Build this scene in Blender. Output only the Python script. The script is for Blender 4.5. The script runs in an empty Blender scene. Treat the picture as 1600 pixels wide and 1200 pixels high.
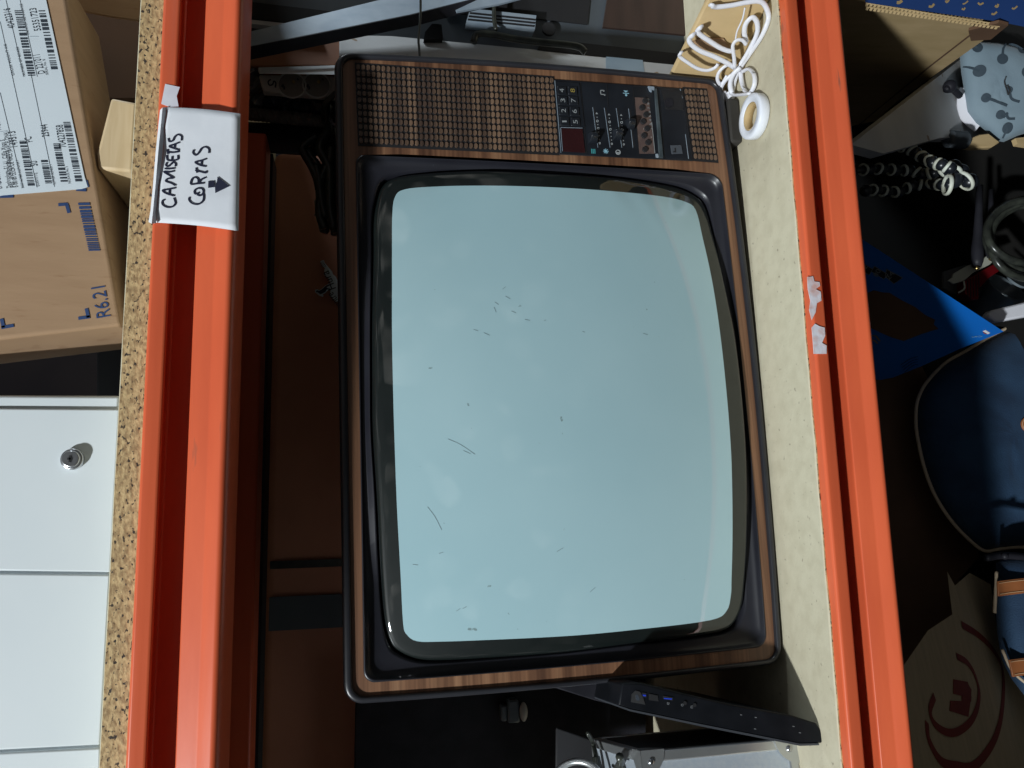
import bpy, bmesh, math, random
from math import sin, cos, pi, radians
from mathutils import Vector, Matrix
random.seed(7)
scene = bpy.context.scene
COL = scene.collection

# ------------------------------------------------------------------ camera, world, light, exposure
# X runs right along the rack, Z up, Y into the rack; the photograph was taken with the camera turned on its side.
CP = Vector((-0.17494, -0.74505, 0.47895))
CX = Vector((-0.02410638, -0.19527627, -0.98045197))   # image right
CY = Vector((0.98781085, -0.1555153, 0.00668661))      # image up
CF = Vector((0.15378102, 0.9683399, -0.19664493))      # view direction
FPX = 1208.49                                          # focal length in pixels of the 1600 px wide photograph
cam_d = bpy.data.cameras.new('camera')
cam = bpy.data.objects.new('camera', cam_d); COL.objects.link(cam)
cam_d.sensor_width = 36; cam_d.lens = FPX / 1600 * 36
cam_d.clip_start = 0.02; cam_d.clip_end = 100
m3 = Matrix((CX, CY, -CF)).transposed()
cam.matrix_world = Matrix.Translation(CP) @ m3.to_4x4()
scene.camera = cam

w = bpy.data.worlds.new('World'); scene.world = w; w.use_nodes = True
nt = w.node_tree; bg = nt.nodes['Background']
tc = nt.nodes.new('ShaderNodeTexCoord')
vo = nt.nodes.new('ShaderNodeTexVoronoi'); vo.inputs['Scale'].default_value = 13; vo.feature = 'SMOOTH_F1'; vo.inputs['Smoothness'].default_value = .8
no = nt.nodes.new('ShaderNodeTexNoise'); no.inputs['Scale'].default_value = 16; no.inputs['Detail'].default_value = 3
mx = nt.nodes.new('ShaderNodeMix'); mx.data_type = 'RGBA'; mx.blend_type = 'MULTIPLY'; mx.inputs[0].default_value = 1.0
r1 = nt.nodes.new('ShaderNodeValToRGB'); r1.color_ramp.elements[0].position = .52; r1.color_ramp.elements[1].position = .98; r1.color_ramp.interpolation = 'EASE'
r1.color_ramp.elements[0].color = (.38, .40, .43, 1); r1.color_ramp.elements[1].color = (7, 6.9, 6.4, 1)
r2 = nt.nodes.new('ShaderNodeValToRGB'); r2.color_ramp.elements[0].position = .25; r2.color_ramp.elements[1].position = .75
r2.color_ramp.elements[0].color = (.3, .33, .36, 1); r2.color_ramp.elements[1].color = (1, 1, 1, 1)
nt.links.new(tc.outputs['Generated'], vo.inputs['Vector']); nt.links.new(tc.outputs['Generated'], no.inputs['Vector'])
nt.links.new(vo.outputs['Color'], r1.inputs['Fac']); nt.links.new(no.outputs['Fac'], r2.inputs['Fac'])
nt.links.new(r1.outputs['Color'], mx.inputs[6]); nt.links.new(r2.outputs['Color'], mx.inputs[7])
sx = nt.nodes.new('ShaderNodeSeparateXYZ'); mr = nt.nodes.new('ShaderNodeMapRange')
mr.inputs['From Min'].default_value = -.45; mr.inputs['From Max'].default_value = .35; mr.inputs['To Min'].default_value = .12; mr.inputs['To Max'].default_value = 1.0
nt.links.new(tc.outputs['Generated'], sx.inputs[0]); nt.links.new(sx.outputs['Z'], mr.inputs['Value'])
mz = nt.nodes.new('ShaderNodeMix'); mz.data_type = 'RGBA'; mz.blend_type = 'MULTIPLY'; mz.inputs[0].default_value = 1.0
nt.links.new(mx.outputs[2], mz.inputs[6]); nt.links.new(mr.outputs['Result'], mz.inputs[7]); nt.links.new(mz.outputs[2], bg.inputs['Color'])
bg.inputs['Strength'].default_value = 0.19

def lamp(name, loc, target, size, power, color, sy=None):
    d = bpy.data.lights.new(name, 'AREA'); d.energy = power; d.color = color
    d.shape = 'RECTANGLE'; d.size = size; d.size_y = sy or size
    o = bpy.data.objects.new(name, d); COL.objects.link(o); o.location = loc
    o.rotation_euler = (Vector(target) - Vector(loc)).to_track_quat('-Z', 'Y').to_euler()
    return o
lamp('ceiling_lamp', (-3.90, -3.95, 4.75), (0, .1, .35), .30, 585, (.92, .98, 1.0))
lamp('side_lamp', (2.8, -.05, 1.40), (.45, .5, .45), .5, 38, (.84, .94, 1.0))

vs = scene.view_settings
vs.view_transform = 'Standard'; vs.look = 'None'; vs.exposure = 0; vs.gamma = 1; vs.use_curve_mapping = False

# ------------------------------------------------------------------ pixel -> place helpers (photograph is 1600 x 1200)
def ray(px, py): return CX * ((px - 800) / FPX) - CY * ((py - 600) / FPX) + CF
def onY(px, py, y):
    d = ray(px, py); return CP + d * ((y - CP.y) / d.y)
def onZ(px, py, z):
    d = ray(px, py); return CP + d * ((z - CP.z) / d.z)
class Plane:
    def __init__(s, p0, n): s.p0 = Vector(p0); s.n = Vector(n).normalized()
    def __call__(s, px, py, off=0.0):        # off > 0 : towards the viewer side of the plane
        d = ray(px, py); n = s.n if s.n.dot(CP - s.p0) > 0 else -s.n
        p0 = s.p0 + n * off
        return CP + d * ((p0 - CP).dot(n) / d.dot(n))
    def normal(s): return s.n if s.n.dot(CP - s.p0) > 0 else -s.n
def planeY(y): return Plane((0, y, 0), (0, -1, 0))
def plane3(a, b, c): return Plane(a, (Vector(b) - Vector(a)).cross(Vector(c) - Vector(a)))

# ------------------------------------------------------------------ materials
def mat(name, col, rough=.5, metal=0, col2=None, scale=8, stretch=(1, 1, 1), detail=5, lo=.35, hi=.65, bump=0, bscale=None,
        coat=0, coat_rough=.05, spec=.5, col3=None, lo3=.62, hi3=.66, scale3=60, stretch3=None, rvar=0, sheen=0, dist=0):
    m = bpy.data.materials.new(name); m.use_nodes = True
    nt = m.node_tree; b = nt.nodes['Principled BSDF']
    b.inputs['Base Color'].default_value = (*col, 1); b.inputs['Roughness'].default_value = rough
    b.inputs['Metallic'].default_value = metal; b.inputs['Specular IOR Level'].default_value = spec
    b.inputs['Coat Weight'].default_value = coat; b.inputs['Coat IOR'].default_value = 1.62; b.inputs['Coat Roughness'].default_value = coat_rough
    b.inputs['Sheen Weight'].default_value = sheen
    t = nt.nodes.new('ShaderNodeTexCoord')
    def noise(sc, st, det=5, ds=0):
        mp = nt.nodes.new('ShaderNodeMapping'); mp.inputs['Scale'].default_value = st
        n = nt.nodes.new('ShaderNodeTexNoise'); n.inputs['Scale'].default_value = sc; n.inputs['Detail'].default_value = det
        n.inputs['Distortion'].default_value = ds
        nt.links.new(t.outputs['Object'], mp.inputs['Vector']); nt.links.new(mp.outputs['Vector'], n.inputs['Vector'])
        return n
    out = None
    if col2 is not None:
        n = noise(scale, stretch, detail, dist)
        r = nt.nodes.new('ShaderNodeMapRange'); r.inputs['From Min'].default_value = lo; r.inputs['From Max'].default_value = hi
        nt.links.new(n.outputs['Fac'], r.inputs['Value'])
        x = nt.nodes.new('ShaderNodeMix'); x.data_type = 'RGBA'
        x.inputs[6].default_value = (*col, 1); x.inputs[7].default_value = (*col2, 1)
        nt.links.new(r.outputs['Result'], x.inputs[0]); out = x.outputs[2]
        if rvar:
            rr = nt.nodes.new('ShaderNodeMapRange'); rr.inputs['To Min'].default_value = rough; rr.inputs['To Max'].default_value = rough + rvar
            nt.links.new(n.outputs['Fac'], rr.inputs['Value']); nt.links.new(rr.outputs['Result'], b.inputs['Roughness'])
    if col3 is not None:
        n3 = noise(scale3, stretch3 or stretch, 3)
        r3 = nt.nodes.new('ShaderNodeMapRange'); r3.inputs['From Min'].default_value = lo3; r3.inputs['From Max'].default_value = hi3
        nt.links.new(n3.outputs['Fac'], r3.inputs['Value'])
        x3 = nt.nodes.new('ShaderNodeMix'); x3.data_type = 'RGBA'
        if out is not None: nt.links.new(out, x3.inputs[6])
        else: x3.inputs[6].default_value = (*col, 1)
        x3.inputs[7].default_value = (*col3, 1)
        nt.links.new(r3.outputs['Result'], x3.inputs[0]); out = x3.outputs[2]
    if out is not None: nt.links.new(out, b.inputs['Base Color'])
    if bump:
        nb = noise(bscale or scale * 4, stretch, 4)
        bp = nt.nodes.new('ShaderNodeBump'); bp.inputs['Strength'].default_value = bump; bp.inputs['Distance'].default_value = .002
        nt.links.new(nb.outputs['Fac'], bp.inputs['Height']); nt.links.new(bp.outputs['Normal'], b.inputs['Normal'])
    return m

M = {}
M['orange'] = mat('orange_paint', (.72, .130, .050), .36, col2=(.64, .108, .042), scale=6, stretch=(1, 6, 6), col3=(.33, .10, .06), lo3=.70, hi3=.78, scale3=70, stretch3=(.22, 1, 1.6), bump=.12, bscale=14)
M['chip'] = mat('chipboard_core', (.55, .40, .20), .8, col2=(.30, .20, .095), scale=300, stretch=(.55, 1, 1), detail=4, lo=.40, hi=.64, col3=(.035, .025, .018), lo3=.59, hi3=.64, scale3=330, stretch3=(.7, 1, 1), bump=.6, bscale=300)
M['board'] = mat('pressed_board_face', (.56, .51, .375), .7, col2=(.49, .44, .315), scale=60, detail=12, lo=.40, hi=.75, col3=(.25, .21, .15), lo3=.66, hi3=.76, scale3=150, bump=.12, bscale=260)
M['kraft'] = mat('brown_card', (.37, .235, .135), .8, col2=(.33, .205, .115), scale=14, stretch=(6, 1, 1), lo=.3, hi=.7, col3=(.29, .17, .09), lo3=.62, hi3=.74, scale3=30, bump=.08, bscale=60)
M['kraft_pale'] = mat('pale_card', (.55, .40, .21), .8, col2=(.46, .33, .16), scale=14, stretch=(4, 1, 1), bump=.08, bscale=60)
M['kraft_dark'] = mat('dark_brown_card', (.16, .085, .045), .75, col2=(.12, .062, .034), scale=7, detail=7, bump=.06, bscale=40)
M['terracotta'] = mat('terracotta_board', (.48, .19, .085), .65, col2=(.30, .11, .045), scale=5, detail=7)
M['white_metal'] = mat('white_enamel', (.70, .75, .775), .32, col2=(.64, .70, .735), scale=5, detail=9, lo=.38, hi=.75, col3=(.50, .54, .55), lo3=.74, hi3=.80, scale3=120, bump=.04, bscale=9)
M['paper'] = mat('white_paper', (.72, .735, .775), .75, col2=(.64, .665, .715), scale=18, detail=6, bump=.55, bscale=22)
M['label'] = mat('label_paper', (.66, .73, .78), .6, col2=(.63, .70, .755), scale=6)
M['tape'] = mat('masking_tape', (.74, .72, .78), .5, col2=(.66, .40, .36), scale=90, detail=6, lo=.42, hi=.72, bump=.4, bscale=120)
M['whitestrip'] = mat('white_strip', (.74, .74, .80), .5, col2=(.64, .62, .70), scale=40)
M['ink'] = mat('marker_ink', (.012, .014, .035), .5)
M['print'] = mat('black_print', (.03, .04, .055), .6)
M['blueprint'] = mat('navy_print', (.018, .05, .15), .7)
M['steel'] = mat('brushed_steel', (.55, .56, .58), .28, 1, col2=(.4, .41, .43), scale=50)
M['galv'] = mat('galvanised_steel', (.36, .43, .50), .5, .25, col2=(.27, .34, .42), scale=22, detail=6, lo=.4, hi=.62)
M['alu'] = mat('aluminium_trim', (.62, .64, .64), .32, .8, col2=(.52, .54, .55), scale=20)
M['alu_panel'] = mat('silver_panel', (.50, .55, .60), .4, .25, col2=(.45, .51, .58), scale=260, detail=2, bump=.1, bscale=400)
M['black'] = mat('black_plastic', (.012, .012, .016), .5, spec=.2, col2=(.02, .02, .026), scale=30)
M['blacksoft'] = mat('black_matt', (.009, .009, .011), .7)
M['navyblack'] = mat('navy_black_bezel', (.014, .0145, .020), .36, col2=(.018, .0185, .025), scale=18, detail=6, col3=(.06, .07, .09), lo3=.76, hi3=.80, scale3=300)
M['frame'] = mat('tv_frame_plastic', (.017, .0175, .022), .33, col2=(.024, .025, .030), scale=12, detail=6, col3=(.12, .12, .14), lo3=.76, hi3=.79, scale3=220)
M['panelblack'] = mat('panel_black', (.010, .012, .016), .3, col2=(.015, .018, .024), scale=30)
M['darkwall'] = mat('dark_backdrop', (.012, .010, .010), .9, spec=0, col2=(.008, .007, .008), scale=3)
M['casebrown'] = mat('brown_case_skin', (.56, .235, .145), .6, col2=(.44, .175, .105), scale=5, detail=7)
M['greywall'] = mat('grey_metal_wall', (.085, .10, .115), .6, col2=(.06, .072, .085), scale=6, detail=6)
M['floor'] = mat('dark_concrete', (.014, .013, .012), .9, col2=(.010, .010, .010), scale=6, spec=.1)
M['whitewood'] = mat('chipped_white_paint', (.60, .60, .60), .6, col2=(.50, .50, .50), scale=8, detail=7, col3=(.30, .20, .12), lo3=.70, hi3=.73, scale3=40, bump=.15, bscale=50)
M['palewood'] = mat('pale_pine', (.62, .48, .30), .6, col2=(.54, .40, .23), scale=6, stretch=(2, 2, 14), detail=6, dist=1)
M['cable'] = mat('black_cable', (.020, .022, .020), .28, col2=(.045, .05, .04), scale=60)
M['whitecable'] = mat('white_cable_sheath', (.80, .80, .86), .4, col2=(.74, .74, .80), scale=20)
M['whitetape'] = mat('white_tape', (.82, .85, .92), .4, col2=(.77, .80, .88), scale=10)
M['outlet'] = mat('ivory_plastic', (.58, .56, .52), .45, col2=(.50, .48, .44), scale=12)
M['outletwhite'] = mat('white_plastic', (.66, .70, .72), .4, col2=(.60, .645, .67), scale=12, detail=6)
M['brass'] = mat('brass', (.65, .48, .2), .3, 1)
M['bluecard'] = mat('glossy_blue_card', (.006, .16, .62), .35, col2=(.006, .14, .55), scale=5)
M['navycard'] = mat('navy_card', (.010, .035, .13), .5, col2=(.012, .04, .15), scale=7)
M['gold'] = mat('gold_foil', (.42, .30, .14), .45, .3)
M['greyfabric'] = mat('grey_fabric', (.20, .27, .32), .8, col2=(.17, .235, .285), scale=12, detail=7, bump=.15, bscale=300, sheen=.2)
M['greydots'] = mat('charcoal_dots', (.035, .055, .075), .8)
M['navyfabric'] = mat('navy_nylon', (.020, .052, .105), .75, spec=.25, col2=(.011, .030, .066), scale=14, detail=9, lo=.35, hi=.65, bump=.5, bscale=420, sheen=.1)
M['piping'] = mat('cream_piping', (.46, .36, .25), .6)
M['leather'] = mat('tan_leather', (.34, .12, .04), .5, col2=(.27, .09, .03), scale=30, bump=.2, bscale=80)
M['stitch'] = mat('pale_stitch', (.55, .35, .2), .7)
M['redprint'] = mat('red_print', (.26, .035, .02), .7, col2=(.22, .03, .018), scale=40)
M['beigecard'] = mat('beige_card', (.60, .46, .28), .8, col2=(.52, .40, .24), scale=18, stretch=(1, 1, 5))
M['red'] = mat('red_heatsink', (.20, .008, .012), .3, .5)
M['bracket'] = mat('dull_bracket', (.50, .50, .42), .5, .3)
M['clearcup'] = mat('grey_cup', (.14, .17, .19), .25, col2=(.08, .10, .12), scale=14)
M['whiterubber'] = mat('white_rubber', (.66, .70, .62), .5, col2=(.54, .54, .44), scale=20)
M['blueplastic'] = mat('blue_port', (.02, .06, .6), .4)
M['darkred'] = mat('dark_red_window', (.026, .006, .007), .2, col2=(.033, .008, .009), scale=20, coat=.3)
M['tunerboard'] = mat('tuner_board', (.13, .085, .07), .6, col2=(.09, .06, .055), scale=90, col3=(.3, .27, .25), lo3=.66, hi3=.7, scale3=240)
M['dimwhite'] = mat('worn_white_marks', (.27, .29, .30), .6)
M['goldmark'] = mat('gold_marks', (.30, .23, .05), .6)
M['tealmark'] = mat('teal_marks', (.05, .28, .30), .6)
M['bluemark'] = mat('pale_blue_marks', (.25, .45, .55), .6)
M['bluetape'] = mat('pale_blue_tape', (.33, .43, .52), .35, col2=(.27, .36, .45), scale=14)
M['wrap'] = mat('creased_bubble_wrap', (.20, .195, .19), .3, col2=(.05, .055, .07), scale=45, detail=6, lo=.38, hi=.62, bump=1, bscale=90, spec=.8)
M['blackbag'] = mat('black_plastic_bag', (.016, .016, .028), .22, col2=(.03, .03, .05), scale=40, bump=.9, bscale=70, spec=.8)
M['rope'] = mat('braided_rope', (.14, .12, .11), .6, col2=(.08, .07, .066), scale=120)
M['tissue'] = mat('white_pink_tissue', (.62, .58, .62), .8, col2=(.55, .30, .34), scale=40, lo=.55, hi=.66)

# wood veneer: grain runs along the set's width, colour changes in bands up the set
def veneer(nm='walnut_veneer', g=0):
    m = bpy.data.materials.new(nm); m.use_nodes = True
    nt = m.node_tree; b = nt.nodes['Principled BSDF']
    t = nt.nodes.new('ShaderNodeTexCoord')
    def nz(st, sc, det, dist=0):
        mp = nt.nodes.new('ShaderNodeMapping'); mp.inputs['Scale'].default_value = st
        n = nt.nodes.new('ShaderNodeTexNoise'); n.inputs['Scale'].default_value = sc; n.inputs['Detail'].default_value = det; n.inputs['Distortion'].default_value = dist
        nt.links.new(t.outputs['Object'], mp.inputs['Vector']); nt.links.new(mp.outputs['Vector'], n.inputs['Vector']); return n
    n1 = nz((.9, 1, 42), 1.0, 4, .6); n2 = nz((5, 1, 260), 1.0, 4, .3)
    r = nt.nodes.new('ShaderNodeValToRGB')
    r.color_ramp.elements[0].position = .32; r.color_ramp.elements[0].color = (.105, .050, .029, 1)
    r.color_ramp.elements[1].position = .68; r.color_ramp.elements[1].color = (.30, .165, .092, 1)
    e = r.color_ramp.elements.new(.5); e.color = (.195, .097, .053, 1)
    if g:
        for e_, c_ in zip(r.color_ramp.elements, ((.075, .048, .036, 1), (.135, .088, .060, 1), (.235, .150, .098, 1))): e_.color = c_
    nt.links.new(n1.outputs['Fac'], r.inputs['Fac'])
    r2 = nt.nodes.new('ShaderNodeValToRGB')
    r2.color_ramp.elements[0].position = .36; r2.color_ramp.elements[0].color = (.68, .64, .62, 1)
    r2.color_ramp.elements[1].position = .62; r2.color_ramp.elements[1].color = (1.1, 1.08, 1.05, 1)
    nt.links.new(n2.outputs['Fac'], r2.inputs['Fac'])
    x = nt.nodes.new('ShaderNodeMix'); x.data_type = 'RGBA'; x.blend_type = 'MULTIPLY'; x.inputs[0].default_value = 1
    nt.links.new(r.outputs['Color'], x.inputs[6]); nt.links.new(r2.outputs['Color'], x.inputs[7])
    nt.links.new(x.outputs[2], b.inputs['Base Color']); b.inputs['Roughness'].default_value = .42
    bp = nt.nodes.new('ShaderNodeBump'); bp.inputs['Strength'].default_value = .08; bp.inputs['Distance'].default_value = .001
    nt.links.new(n2.outputs['Fac'], bp.inputs['Height']); nt.links.new(bp.outputs['Normal'], b.inputs['Normal'])
    return m
M['veneer'] = veneer(); M['cellwood'] = veneer('grille_cell_wood', 1)
# picture tube: grey-green phosphor seen through polished glass, with worn specks
def phosphor():
    m = mat('phosphor_glass', (.405, .585, .63), .55, col2=(.345, .525, .575), scale=3.6, detail=7, lo=.3, hi=.7, col3=(.20, .28, .29), lo3=.74, hi3=.78, scale3=90, stretch3=(1, 1, 1), coat=1, coat_rough=.015, spec=.0)
    return m
M['phosphor'] = phosphor()
M['glassedge'] = mat('dark_glass_edge', (.005, .008, .008), .5, col2=(.008, .012, .011), scale=9, coat=1, coat_rough=.02, spec=.2)

# ------------------------------------------------------------------ object helpers
class Thing:
    def __init__(s, name, label, cat, loc, rot=(0, 0, 0), group=None):
        o = bpy.data.objects.new(name, None); COL.objects.link(o)
        o.empty_display_size = .05
        o.location = loc; o.rotation_euler = rot
        o['label'] = label; o['category'] = cat
        if group: o['group'] = group
        s.o = o
        from mathutils import Euler
        s.Mw = Matrix.Translation(Vector(loc)) @ Euler(rot).to_matrix().to_4x4(); s.Mi = s.Mw.inverted()
def tag(o, label=None, cat=None, group=None, kind=None):
    for k, v in (('label', label), ('category', cat), ('group', group), ('kind', kind)):
        if v: o[k] = v
    return o

def link(name, bm, m, parent=None, world=True, smooth=False, bevel=0, seg=2, label=None, sub=0):
    """one mesh object; 'parent' is a Thing or (Thing, part object) for a sub-part; verts are world unless world=False"""
    T = None; po = None
    if isinstance(parent, tuple): T, po = parent
    elif parent is not None: T, po = parent, parent.o
    if T is not None and world:
        for v in bm.verts: v.co = T.Mi @ v.co
    if len(bm.faces): bmesh.ops.recalc_face_normals(bm, faces=bm.faces)
    me = bpy.data.meshes.new(name); bm.to_mesh(me); bm.free()
    for p in me.polygons: p.use_smooth = smooth
    if isinstance(m, (list, tuple)):
        for q in m: me.materials.append(q)
    else: me.materials.append(m)
    o = bpy.data.objects.new(name, me); COL.objects.link(o)
    if po is not None: o.parent = po
    if bevel:
        b = o.modifiers.new('bevel', 'BEVEL'); b.width = bevel; b.segments = seg; b.limit_method = 'ANGLE'; b.angle_limit = radians(35)
        b.harden_normals = False
        for p in me.polygons: p.use_smooth = True
        try: me.set_sharp_from_angle(angle=radians(40))
        except Exception: pass
    if sub:
        s = o.modifiers.new('sub', 'SUBSURF'); s.levels = sub; s.render_levels = sub
    if label: o['label'] = label
    return o

def BM(): return bmesh.new()
def a_prism(bm, pts, vec, mi=0):
    vec = Vector(vec)
    a = [bm.verts.new(Vector(p)) for p in pts]; b = [bm.verts.new(Vector(p) + vec) for p in pts]
    n = len(a); fs = [bm.faces.new(a), bm.faces.new(b[::-1])]
    for i in range(n): fs.append(bm.faces.new((a[i], b[i], b[(i + 1) % n], a[(i + 1) % n])))
    for f in fs: f.material_index = mi
    return fs
def a_box(bm, c, s, R=None, mi=0):
    c = Vector(c); x, y, z = s[0] / 2, s[1] / 2, s[2] / 2
    P = [Vector(p) for p in ((-x, -y, -z), (x, -y, -z), (x, -y, z), (-x, -y, z))]
    v = Vector((0, s[1], 0))
    if R is not None: P = [R @ p for p in P]; v = R @ v
    return a_prism(bm, [c + p for p in P], v, mi)
def a_loft(bm, loops, cap0=False, cap1=False, closed=True):
    vs = [[bm.verts.new(Vector(p)) for p in L] for L in loops]
    n = len(vs[0])
    for A, B in zip(vs, vs[1:]):
        for i in range(n if closed else n - 1):
            j = (i + 1) % n; bm.faces.new((A[i], A[j], B[j], B[i]))
    if cap0: bm.faces.new(vs[0])
    if cap1: bm.faces.new(vs[-1][::-1])
    return vs
def catmull(pts, n=6):
    P = [Vector(p) for p in pts]
    if len(P) < 3: return P
    out = []
    for i in range(len(P) - 1):
        p0 = P[i - 1] if i else P[0] * 2 - P[1]; p1, p2 = P[i], P[i + 1]; p3 = P[i + 2] if i + 2 < len(P) else P[-1] * 2 - P[-2]
        for k in range(n):
            t = k / n
            out.append(.5 * ((2 * p1) + (p2 - p0) * t + (2 * p0 - 5 * p1 + 4 * p2 - p3) * t * t + (3 * p1 - p0 - 3 * p2 + p3) * t ** 3))
    out.append(P[-1]); return out
def a_tube(bm, pts, r, seg=8, flat=1.0, up=None, n=6, smooth=True):
    """round (or flattened) tube along a smooth path"""
    P = catmull(pts, n) if smooth else [Vector(p) for p in pts]
    loops = []; prev = Vector(up) if up else None
    for i, p in enumerate(P):
        t = (P[min(i + 1, len(P) - 1)] - P[max(i - 1, 0)]).normalized()
        if prev is None:
            prev = t.orthogonal()
        a = (Vector(up) if up else prev); a = (a - t * a.dot(t))
        if a.length < 1e-6: a = t.orthogonal()
        a.normalize(); b = t.cross(a); prev = a
        rr = r[i] if isinstance(r, (list, tuple)) else r
        loops.append([p + (b * cos(2 * pi * k / seg) + a * sin(2 * pi * k / seg) * flat) * rr for k in range(seg)])
    a_loft(bm, loops, True, True)
def a_disc(bm, c, n, r, h, seg=24, mi=0):
    n = Vector(n).normalized(); a = n.orthogonal().normalized(); b = n.cross(a); c = Vector(c)
    return a_prism(bm, [c + (a * cos(2 * pi * k / seg) + b * sin(2 * pi * k / seg)) * r for k in range(seg)], n * h, mi)
def a_sphere(bm, c, r, u=14, v=10, scale=(1, 1, 1)):
    mtx = Matrix.Translation(Vector(c)) @ Matrix.Diagonal((*[r * s for s in scale], 1))
    bmesh.ops.create_uvsphere(bm, u_segments=u, v_segments=v, radius=1, matrix=mtx)
def a_ring(bm, c, n, r, t, seg=28, ts=8, flat=1.0):
    n = Vector(n).normalized(); a = n.orthogonal().normalized(); b = n.cross(a); c = Vector(c)
    loops = []
    for k in range(seg):
        d = a * cos(2 * pi * k / seg) + b * sin(2 * pi * k / seg)
        loops.append([c + d * (r + t * cos(2 * pi * q / ts)) + n * t * flat * sin(2 * pi * q / ts) for q in range(ts)])
    loops.append(loops[0])
    a_loft(bm, loops); bmesh.ops.remove_doubles(bm, verts=bm.verts, dist=1e-6)
def ribbon(bm, pts, w, n, th=.0004, k=5):
    """thin drawn stroke of width w on a surface with normal n"""
    P = catmull(pts, k); n = Vector(n).normalized()
    L, R = [], []
    for i, p in enumerate(P):
        t = (P[min(i + 1, len(P) - 1)] - P[max(i - 1, 0)])
        if t.length < 1e-9: t = Vector((1, 0, 0))
        s = n.cross(t.normalized()) * (w / 2)
        L.append(p + s); R.append(p - s)
    vl = [bm.verts.new(p + n * th) for p in L]; vr = [bm.verts.new(p + n * th) for p in R]
    wl = [bm.verts.new(p) for p in L]; wr = [bm.verts.new(p) for p in R]
    for i in range(len(P) - 1):
        bm.faces.new((vl[i], vl[i + 1], vr[i + 1], vr[i])); bm.faces.new((wl[i], wl[i + 1], vl[i + 1], vl[i])); bm.faces.new((vr[i], vr[i + 1], wr[i + 1], wr[i]))
def glyphs(s):
    c = bpy.data.curves.new('lettering', 'FONT'); c.body = s; c.resolution_u = 3
    o = bpy.data.objects.new('lettering', c); COL.objects.link(o)
    dg = bpy.context.evaluated_depsgraph_get(); dg.update()
    me = bpy.data.meshes.new_from_object(o.evaluated_get(dg))
    V = [v.co.copy() for v in me.vertices]; Fs = [tuple(p.vertices) for p in me.polygons]
    COL.objects.unlink(o); bpy.data.objects.remove(o); bpy.data.meshes.remove(me); bpy.data.curves.remove(c)
    return V, Fs
def a_text(bm, s, p0, p1, n, ys=1.0, off=.0006, h=None, uv=None):
    """lettering whose baseline runs p0 -> p1 on a surface with normal n; ys scales the height, or h sets the cap height"""
    V, Fs = glyphs(s)
    if not V: return
    x0 = min(v.x for v in V); x1 = max(v.x for v in V); y1 = max(v.y for v in V)
    p0 = Vector(p0); p1 = Vector(p1); d = p1 - p0; L = d.length; d.normalize(); u = Vector(n).normalized().cross(d)
    k = L / (x1 - x0); ky = (h / y1) if h else k * ys
    if uv is not None: u = Vector(uv).normalized(); ky = Vector(uv).length / y1
    vs = [bm.verts.new(p0 + d * ((v.x - x0) * k) + u * (v.y * ky) + Vector(n).normalized() * off) for v in V]
    for f in Fs:
        try: bm.faces.new([vs[i] for i in f])
        except ValueError: pass
def slab(name, px, pl, depth, m, parent=None, off=0, bevel=0, label=None, vec=None):
    bm = BM(); P = [pl(x, y, off) for x, y in px]
    a_prism(bm, P, Vector(vec) if vec else -pl.normal() * depth)
    return link(name, bm, m, parent, bevel=bevel, label=label)

# ================================================================== setting
bm = BM(); a_box(bm, (0, .2, -.83), (8, 6, .06)); tag(link('floor', bm, M['floor']), kind='structure')
bm = BM(); a_box(bm, (0, 1.10, .6), (8, .06, 4)); tag(link('wall', bm, M['darkwall']), kind='structure')

# ================================================================== rack : boards and beams
def beam_profile(zt):
    return [(.048, zt), (-.010, zt), (-.012, zt - .002), (-.012, zt - .0145), (-.0105, zt - .0163), (-.008, zt - .0165), (.004, zt - .0130), (.040, zt - .0040),
            (.0445, zt - .0080), (.0445, zt - .0380), (.040, zt - .0430), (.000, zt - .0378), (-.0050, zt - .0376), (-.0060, zt - .0390), (-.0062, zt - .0540), (-.0072, zt - .0560), (-.0112, zt - .0655),
            (-.0118, zt - .0675), (-.0110, zt - .0700), (-.0085, zt - .0725), (-.0045, zt - .0740), (.048, zt - .0740)]
def beam(name, zt, label, y0=0, x0=-1.4, x1=.85):
    bm = BM(); pr = beam_profile(zt)
    a_loft(bm, [[(x0, y0 + y, z) for y, z in pr], [(x1, y0 + y, z) for y, z in pr]], True, True)
    o = link(name, bm, M['orange'], bevel=.0012, seg=2)
    return tag(o, label, 'shelf beam', 'orange rack beams')
ub = beam('shelf_beam', .6655, 'orange steel beam carrying the white handwritten sign')
lb = beam('shelf_beam', -.0025, 'orange steel beam below the television with torn tape residue', y0=.0005)

def board(name, z0, z1, y0, label, x0=-1.4, x1=.80):
    n = 60; rows = []
    bm = BM()
    pr = [(y0, z0), (y0, z1 - .001), (y0 + .0015, z1), (1.02, z1), (1.02, z0)]
    loops = []
    for i in range(n + 1):
        x = x0 + (x1 - x0) * i / n; j = .0006 * sin(i * 3.1) + .0004 * sin(i * 7.7)
        loops.append([(x, y + (j if k in (0, 1) else 0), z) for k, (y, z) in enumerate(pr)])
    a_loft(bm, loops, True, True)
    o = link(name, bm, [M['chip'], M['board']])
    for p in o.data.polygons:
        p.material_index = 1 if abs(p.normal.z) > .6 else 0
    return tag(o, label, 'shelf board', 'chipboard shelf boards')
board('shelf_board', .6672, .6893, .0005, 'chipboard shelf with raw speckled edge above the television')
board('shelf_board', -.0225, 0, .0012, 'pale chipboard shelf the television stands on', x1=1.15)  # right end lengthened out of view to block the side lamp

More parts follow.
